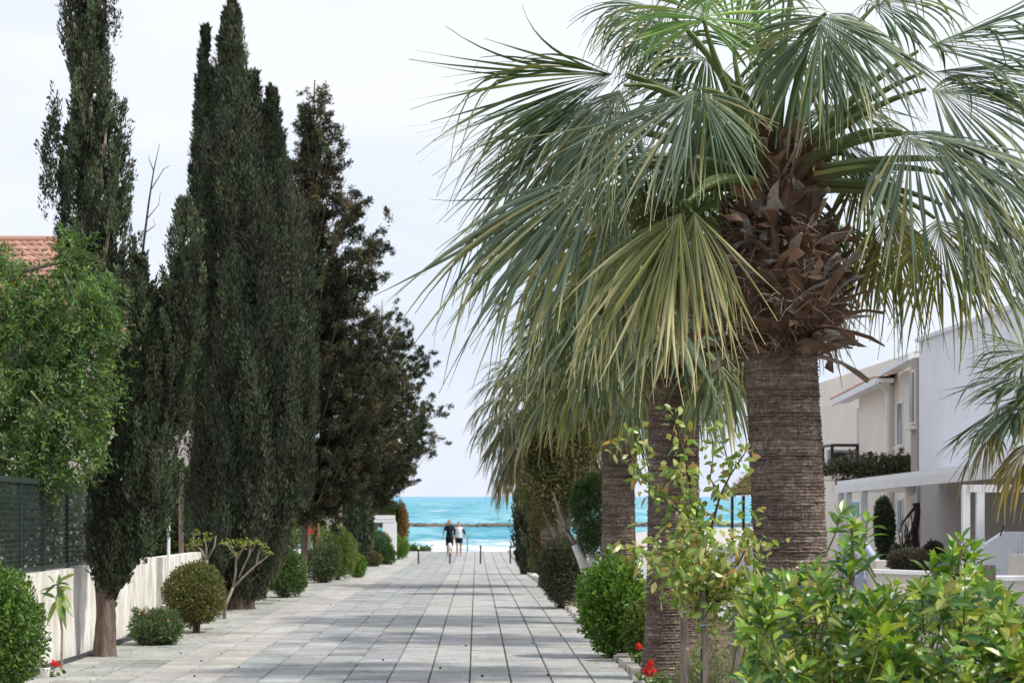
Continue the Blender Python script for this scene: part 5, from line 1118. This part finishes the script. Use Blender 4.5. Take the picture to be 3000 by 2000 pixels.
for k in range(400):
    px = rng.uniform(2185, 3060); top = np.interp(px, outline[:, 0], outline[:, 1]); py = top + 8 + rng.random() ** 1.15 * (2120 - top); d = DC + rng.uniform(-.9, .9) - (py - 1700) / 420 * .55
    if d < 8.8: d = 8.8 + rng.random() * .3
    if 2240 < px < 2400 and 1790 < py < 1860 and rng.random() < .7: continue
    shoot(px, py, d, rng.uniform(.1, .2), rng.integers(8, 13), NEW if rng.random() < .35 else MIX + OLD)
for px, py in ((2240, 1700), (2280, 1690), (2350, 1665), (2390, 1660), (2430, 1665), (2320, 1740), (2250, 1760), (2380, 1730)): shoot(px, py, 11.0, .14, 10, NEW[:3] + OLD[1:2])
# tall shoots standing proud
for (px, py, h_) in ((2465, 1500, 1), (2500, 1512, 1), (2540, 1520, 1), (2500, 1560, 1), (2475, 1600, 0), (2520, 1610, 0), (2490, 1650, 0), (2455, 1640, 0), (2790, 1590, 1), (2820, 1575, 1), (2850, 1600, 1), (2780, 1630, 0), (2830, 1640, 0), (2760, 1680, 0), (2800, 1700, 0), (2870, 1670, 0), (2620, 1710, 0), (2690, 1720, 0), (2740, 1640, 0), (2950, 1730, 0)):
    shoot(px, py, 10.8 + rng.normal() * .12, .13, 9, NEW[:3] + OLD[:2], lean=(rng.normal() * .3, -.1, 1.0), lsz=.15)
for q in (((2490, 2050), (2495, 1800), (2500, 1620), (2495, 1520)), ((2800, 2050), (2790, 1850), (2800, 1700), (2820, 1600)), ((2300, 2050), (2330, 1900), (2300, 1800), (2280, 1730)), ((2650, 2050), (2660, 1900), (2600, 1780)), ((2900, 2050), (2930, 1900), (2960, 1800))):
    br.tube([b] + [W(p[0], p[1], 10.7) for p in q], np.linspace(.025, .006, len(q) + 1), 6, col=(.16, .14, .09))
br.build('branches', M['attr'], root); lf.build('leaves', M['gloss_leaf'], root); blossoms(root, bls, .015, [(.80, .78, .60), (.7, .72, .55)])

# ------------------------------------------------------------------ houses on the right
HX = 10.0
R2 = thing('house', 'large plain white house wall with a grey-brown shaded lower storey at the right edge', 'house', (HX + 3, 33, gz(33)))
yf = 44.8; zt = W(0, 1000, yf)[2]
mb = MB(); mb.box((HX + 3, (18 + yf) / 2, (zt + EYE + .55) / 2), (6, yf - 18, zt - EYE - .55)); mb.build('upper_wall', M['house_white'], R2)
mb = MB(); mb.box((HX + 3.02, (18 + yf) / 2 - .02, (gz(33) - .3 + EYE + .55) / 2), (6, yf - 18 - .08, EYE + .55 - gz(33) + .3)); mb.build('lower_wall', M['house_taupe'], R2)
mb = MB(); mb.box((HX + 3, (18 + yf) / 2, zt + .04), (6.16, yf - 18 + .16, .08)); mb.build('parapet', M['house_white'], R2)
# cream house beyond, in stepped blocks
R1 = thing('house', 'cream two-storey house with sloping white eaves and a balcony, seen beside the big palm trunk', 'house', (HX + 1, 50, gz(50)))
def block(name, mat, x, y0, y1, ztop, depth=6, parent=R1, zb=None):
    mb = MB(); zb = gz((y0 + y1) / 2) - .3 if zb is None else zb; mb.box((x + depth / 2, (y0 + y1) / 2, (zb + ztop) / 2), (depth, y1 - y0, ztop - zb)); return mb.build(name, mat, parent)
yA0, yA1 = 44.3, 46.5
Z = lambda py, d: W(0, py, d)[2]
block('pilaster', M['house_taupe'], 9.98, 44.88, 45.55, Z(1045, 45), 3)
mb = MB(); z1_, z0_ = Z(1080, 45), Z(1240, 45); mb.box((9.965, 45.25, (z1_ + z0_) / 2), (.05, .46, z1_ - z0_)); w_ = mb.build('window', M['cream'], R1); mb = MB(); mb.box((9.93, 45.25, (z1_ + z0_) / 2), (.03, .36, z1_ - z0_ - .12)); mb.build('pane', M['glass'], w_); mb = MB(); mb.box((9.92, 45.25, z0_ - .08), (.2, .6, .09)); mb.build('sill', M['cream'], w_)
block('wall', M['cream'], 10.42, 45.6, 49.45, Z(1075, 47), 3)
block('wall', M['cream'], 10.30, 49.5, 53.4, Z(1128, 50), 3)
block('wall', M['cream'], 11.6, 53.45, 74, Z(1150, 58), 3)
mb = MB(); mb.hexa([[12.4, 46, EYE + 2.2], [18, 46, EYE + 2.2], [18, 74, EYE + 2.2], [12.4, 74, EYE + 2.2]], [[12.4, 46, EYE + 4.1], [18, 46, EYE + 4.1], [18, 74, EYE + 4.1], [12.4, 74, EYE + 4.1]]); mb.build('penthouse', M['cream'], R1)
mb = MB(); mb.bar((10.1, 48.9, Z(1112, 48.9)), (10.1, 55.2, Z(1176, 55.2)), .40, .10); mb.bar((9.88, 48.9, Z(1114, 48.9)), (9.88, 55.2, Z(1180, 55.2)), .09, .16); mb.bar((10.2, 45.6, Z(1040, 45.6)), (10.2, 48.9, Z(1086, 48.9)), .40, .10); mb.bar((9.98, 45.6, Z(1042, 45.6)), (9.98, 48.9, Z(1090, 48.9)), .09, .16); mb.build('eaves', M['white_paint'], R1)
mb = MB(); tiled(mb, (9.85, 49, Z(1108, 49)), (9.85, 55.2, Z(1174, 55.2)), (12.3, 55.2, Z(1120, 55.2)), (12.3, 49, Z(1050, 49)), 7); mb.build('roof', M['attr'], R1)
mb = MB(); mb.tube([(9.95, 49.0, Z(1122, 49)), (10.2, 49.2, Z(1150, 49)), (10.24, 49.4, Z(1240, 49)), (10.24, 49.42, Z(1600, 49))], .05, 8); mb.build('downpipe', M['white_paint'], R1)
for (x, y, py0, py1, w) in ((10.42, 48.6, 1180, 1300, .42), (11.6, 59.5, 1190, 1390, 1.3), (10.42, 48.6, 1465, 1560, .35), (11.6, 60.5, 1470, 1512, 1.2)):
    mb = MB(); z0, z1 = Z(py1, y), Z(py0, y); mb.box((x - .02, y, (z0 + z1) / 2), (.05, w + .12, z1 - z0 + .1)); f_ = mb.build('window', M['white_paint'], R1); mb = MB(); mb.box((x - .055, y, (z0 + z1) / 2), (.02, w, z1 - z0)); mb.build('pane', M['glass'], f_); mb = MB(); mb.box((x - .08, y, z0 - .09), (.14, w + .2, .06)); mb.build('sill', M['cream'], f_)
zb_ = Z(1395, 53.6); mb = MB(); mb.box((10.9, 56.2, zb_), (1.35, 5.4, .18)); mb.box((9.9, 55.0, zb_ - .005), (.66, 3.0, .16)); mb.build('balcony_slab', M['cream'], R1); mb = MB(); mb.box((9.5, 47.6, Z(1400, 47.5) - .26), (1.8, 1.0, .16)); mb.build('ledge', M['cream'], R1)
mb = MB(); zr_ = Z(1303, 53.5); mb.bar((9.6, 53.55, zr_), (10.62, 53.55, zr_), .07, .08); mb.bar((9.6, 53.55, zr_), (9.6, 56.5, zr_), .06, .07); mb.bar((9.6, 53.55, zr_ - .22), (10.62, 53.55, zr_ - .22), .03, .03)
for q in ((9.6, 53.55), (10.28, 53.55), (9.6, 55.0), (9.6, 56.5)): mb.bar((q[0], q[1], zb_), (q[0], q[1], zr_), .08, .08)
mb.build('balcony_railing', M['black_metal'], R1)
# AC unit on the balcony
b = W(2470, 1340, 54.4); b[2] = zb_ + .09; root = thing('air_conditioner', 'grey air conditioner unit with a round fan on the cream house balcony', 'air conditioner', b)
mb = MB(); mb.box(b + [0, 0, .33], (.85, .32, .62)); mb.build('casing', M['lavender'], root); mb = MB(); c = b + [-.12, -.17, .34]; mb.tube([c, c + [0, -.02, 0]], [.24, .24], 20); mb.build('fan', M['black_metal'], root)
shrub('planter_shrub', 'dark trailing shrubs growing along the front of the cream house balcony', 2600, 45, 3.3, 0.5, .0, GREENS['cypress'] + GREENS['brown'] + [(.22, .15, .10)], 4200, (.10, .05), None, seed=51, openness=.35, depth=.3, lump=.4)
ps = [o for o in C.objects if o.name == 'planter_shrub'][0]; ps.location = tuple(W(2575, 1395, 47.5)); ps.location.z = float(Z(1398, 47.5))
mb = MB(); p_ = np.array([9.5, 47.5, Z(1400, 47.5)]); mb.box(p_ + [0, .0, -.08], (1.7, .7, .16)); tag(mb.build('planter_trough', M['black_metal']), 'long dark trough holding the trailing shrubs above the pergola', 'planter')

# white pergola roof
root = thing('pergola', 'white pergola with a long sloping roof edge and slim posts before the two houses', 'pergola', G(2560, 38))
A, B_ = W(2452, 1416, 42), W(3060, 1343, 27); A2, B2 = np.array([9.97, 43, A[2] + .04]), np.array([9.97, 27, B_[2] + .10])
mb = MB(); mb.hexa([A - [0, 0, .03], B_ - [0, 0, .03], B2 - [0, 0, .03], A2 - [0, 0, .03]], [A + [0, 0, .05], B_ + [0, 0, .05], B2 + [0, 0, .05], A2 + [0, 0, .05]]); mb.build('roof_sheet', M['white_paint'], root)
mb = MB(); mb.bar(A - [0.0, 0, .12], B_ - [0, 0, .12], .09, .17); mb.build('edge_beam', M['white_paint'], root)
for (px, d) in ((2468, 41.6), (2510, 40.8), (2562, 39.2)):
    t = W(px, HZ, d); u = (t[1] - A[1]) / (B_[1] - A[1]); top_ = A + (B_ - A) * u; top_[2] -= .2; mb = MB(); mb.bar([top_[0], top_[1], gz(40) + .4], top_, .13, .13, up=(0, 1, 0)); mb.build('post', M['white_paint'], root)
mb = MB(); c = W(2668, 1432, 36.5); mb.ball(c, .11, 12, 8); mb.tube([c, c + [0, 0, .16]], .015, 6); tag(mb.build('globe_lamp', M['white_paint'], smooth=True), 'small white globe lamp hanging under the pergola beside the vine', 'lamp')
# white frame in front of the grey-brown wall
root = thing('white_frame', 'white square post-and-beam frame in front of the shaded grey-brown wall', 'frame', G(2870, 27)); d = 27
for px, py in ((2829, 1430), (2871, 1432)):
    a = W(px, py, d); b = G(px, d, .3); mb = MB(); mb.bar(b, a, .10, .10, up=(0, 1, 0)); mb.build('post', M['white_paint'], root)
mb = MB(); mb.bar(W(2818, 1430, d) - [0, .0, 0], W(3080, 1430, d), .104, .104); mb.build('beam', M['white_paint'], root)
# stair wall
root = thing('stair_wall', 'white sloping stair side wall behind the white frame', 'wall', G(2900, 28)); zz = G(2900, 28)[2]
o2 = [W(2826, 1632, 28), W(2945, 1557, 28), W(3080, 1559, 28), W(3080, 1559, 28), W(2826, 1632, 28)]
mb = MB(); a, b_, c = W(2800, 1650, 28), W(2945, 1557, 28), W(3080, 1557, 28); th = np.array([0, .2, 0])
mb.hexa([[a[0], a[1], zz + .3], [b_[0], b_[1], zz + .3], [b_[0], b_[1] + .2, zz + .3], [a[0], a[1] + .2, zz + .3]], [a, b_, b_ + th, a + th]); mb.hexa([[b_[0], b_[1], zz + .3], [c[0], c[1], zz + .3], [c[0], c[1] + .2, zz + .3], [b_[0], b_[1] + .2, zz + .3]], [b_, c, c + th, b_ + th]); mb.build('masonry', M['house_white'], root)
mb = MB(); mb.tube([W(2930, 1570, 27.8), W(2940, 1540, 27.8)], .012, 5); mb.build('handrail_stub', M['black_metal'], root)
# raised terrace, low walls
def lowwall(name, label, pts, d, th, mat, cap=None):
    a, b = W(pts[0][0], pts[0][1], d), W(pts[1][0], pts[1][1], d); z0 = gz(d) - .05; root = thing(name, label, 'wall', (a[0], a[1], z0)); mb = MB()
    mb.hexa([[a[0], a[1], z0], [b[0], b[1], z0], [b[0], b[1] + th, z0], [a[0], a[1] + th, z0]], [a, b, b + [0, th, 0], a + [0, th, 0]]); mb.build('masonry', mat, root)
    mb = MB(); u = np.array([0, 0, .05]); e = np.array([.03, 0, 0]); f = np.array([0, .03, 0]); mb.hexa([a - f, b - f, b + [0, th + .03, 0], a + [0, th + .03, 0]], [a - f + u, b - f + u, b + [0, th + .03, .05], a + [0, th + .03, .05]]); mb.build('coping', cap or M['white_paint'], root); return root
lowwall('terrace_wall', 'low cream terrace wall with white coping below the dark lavender hedge', [(2560, 1678), (2900, 1690)], 26.5, .2, M['cream'])
lowwall('terrace_wall', 'cream terrace wall at the right edge with a raised corner below the stair wall', [(2880, 1700), (3100, 1700)], 23, .25, M['cream'])
lowwall('terrace_wall', 'far pale grey wall between the palms near the pavilion', [(2090, 1606), (2210, 1606)], 62, .3, M['house_white'])
mb = MB(); c = W(2990, 1660, 25); mb.box(c + [.15, 0, 0], (.5, .4, .32)); root = thing('planter_box', 'square pale planter with twiggy grey plant at the right edge', 'planter', c + [.15, 0, -.16]); mb.build('box', M['cream'], root)
mb = MB()
for k in range(30): p = c + [.15 + rng.normal() * .1, rng.normal() * .08, .16]; mb.tube([p, p + [rng.normal() * .05, rng.normal() * .05, rng.uniform(.08, .26)]], [.004, .002], 4)
mb.build('twigs', M['grey_bark'], root)
mb = MB(); c = W(2592, 1658, 30); mb.box(c, (.32, .3, .18)); mb.box(c - [0, 0, .5], (.3, .28, .9)); tag(mb.build('step_block', M['cream']), 'small cream masonry block left of the lavender hedge', 'block')
def bush_at(name, label, px, py_top, py_bot, wpx, d, cols, n, leaf, cat='shrub', **k):
    c = W(px, (py_top + py_bot) / 2, d); root = thing(name, label, cat, W(px, py_bot, d)); mb = MB(); ellipsoid_foliage(mb, c, (wpx / 2 / F * d, wpx / 2 / F * d * .8, (py_bot - py_top) / 2 / F * d), n, leaf, cols, int(px), **k); mb.build('foliage', M['leaf'], root)
    g0 = W(px, py_bot, d); g0[2] = gz(d); mb = MB()
    for q in range(5): mb.tube([g0 + [rng.normal() * .05, rng.normal() * .05, 0], c + rng.normal(size=3) * .08], [.02, .008], 5)
    mb.build('stems', M['dark_bark'], root); return root
bush_at('lavender_hedge', 'long low dark purplish lavender hedge on the terrace wall', 2672, 1612, 1675, 136, 28.5, [(.08, .065, .055), (.11, .09, .08), (.06, .065, .04)], 6500, (.06, .018), flat_top=True, lump=.08)
bush_at('shrub', 'small dark reddish shrub right of the lavender hedge', 2735, 1590, 1650, 50, 29.5, [(.07, .06, .04), (.12, .06, .05), (.05, .07, .035)], 1800, (.07, .04))
bush_at('conical_cypress', 'small cone-shaped dark green cypress behind the pergola post', 2592, 1465, 1625, 56, 36, GREENS['cypress'] + [(.05, .09, .03)], 6000, (.07, .03), cat='cypress tree')
bush_at('shrub', 'tiny blue-green shrub between the small cypress and the vine', 2625, 1595, 1630, 26, 34, GREENS['grey'], 700, (.06, .03))
# gnarly vine trunk on the pilaster
b = G(2682, 37); root = thing('vine', 'gnarled bare woody vine climbing the corner between the two houses', 'vine', b); mb = MB()
mb.tube([b, W(2686, 1620, 37), W(2680, 1560, 37), W(2688, 1500, 37), W(2684, 1472, 37)], [.09, .075, .06, .06, .07], 8, jit=.12)
for q in range(14):
    p = W(2640 + rng.random() * 40, 1630 - rng.random() * 20, 36.9); z = W(2640 + rng.random() * 40, 1500 + rng.random() * 50, 36.9); mb.tube([p, (p + z) / 2 + rng.normal(size=3) * .08, z], [.015, .012, .006], 5)
mb.tube([W(2685, 1480, 37), W(2660, 1510, 37), W(2638, 1540, 37)], [.03, .025, .015], 6); mb.build('stems', M['dark_bark'], root)
# thatched pavilion by the sea
d = 96; b = G(2170, d); root = thing('beach_pavilion', 'small thatched beach shelter on thin black posts beside the big palm trunk', 'pavilion', b)
for px in (2145, 2178, 2290): mb = MB(); q = G(px, d); mb.bar(q, W(px, 1452, d), .13, .13, up=(0, 1, 0)); mb.build('post', M['black_metal'], root)
mb = MB(); mb.bar(W(2128, 1447, d), W(2330, 1436, d), .2, .16); mb.build('beam', M['black_metal'], root)
lo = [W(2130, 1443, d - 1.5), W(2330, 1440, d - 1.5), W(2330, 1440, d + 3), W(2130, 1443, d + 3)]; mb = MB(); mb.hexa(lo, [W(2190, 1388, d), W(2300, 1382, d), W(2300, 1382, d + 1.5), W(2190, 1388, d + 1.5)])
o = mb.build('roof', M['thatch'], root); n = 1600; mb = MB(); u = rng.random((n, 1)); v = rng.random((n, 1)); L0 = (1 - u) * W(2130, 1443, d - 1.5) + u * W(2330, 1440, d - 1.5); L1 = (1 - u) * W(2190, 1388, d) + u * W(2300, 1382, d); P = L0 * (1 - v) + L1 * v + rng.normal(size=(n, 3)) * .06
D = nrm(np.array([-.5, -.4, -.3]) + rng.normal(size=(n, 3)) * .5); mb.diamonds(P, D, sides(D), .28, .06, mixcol(n, [(.22, .18, .09), (.30, .25, .13), (.14, .14, .06)])); mb.build('fronds', M['leaf'], root)
shrub('shrub', 'low green hedge line below the thatched beach shelter', 2170, 92, 2.6, .6, .0, GREENS['mid'], 3000, (.08, .05), None, seed=61, depth=.4)
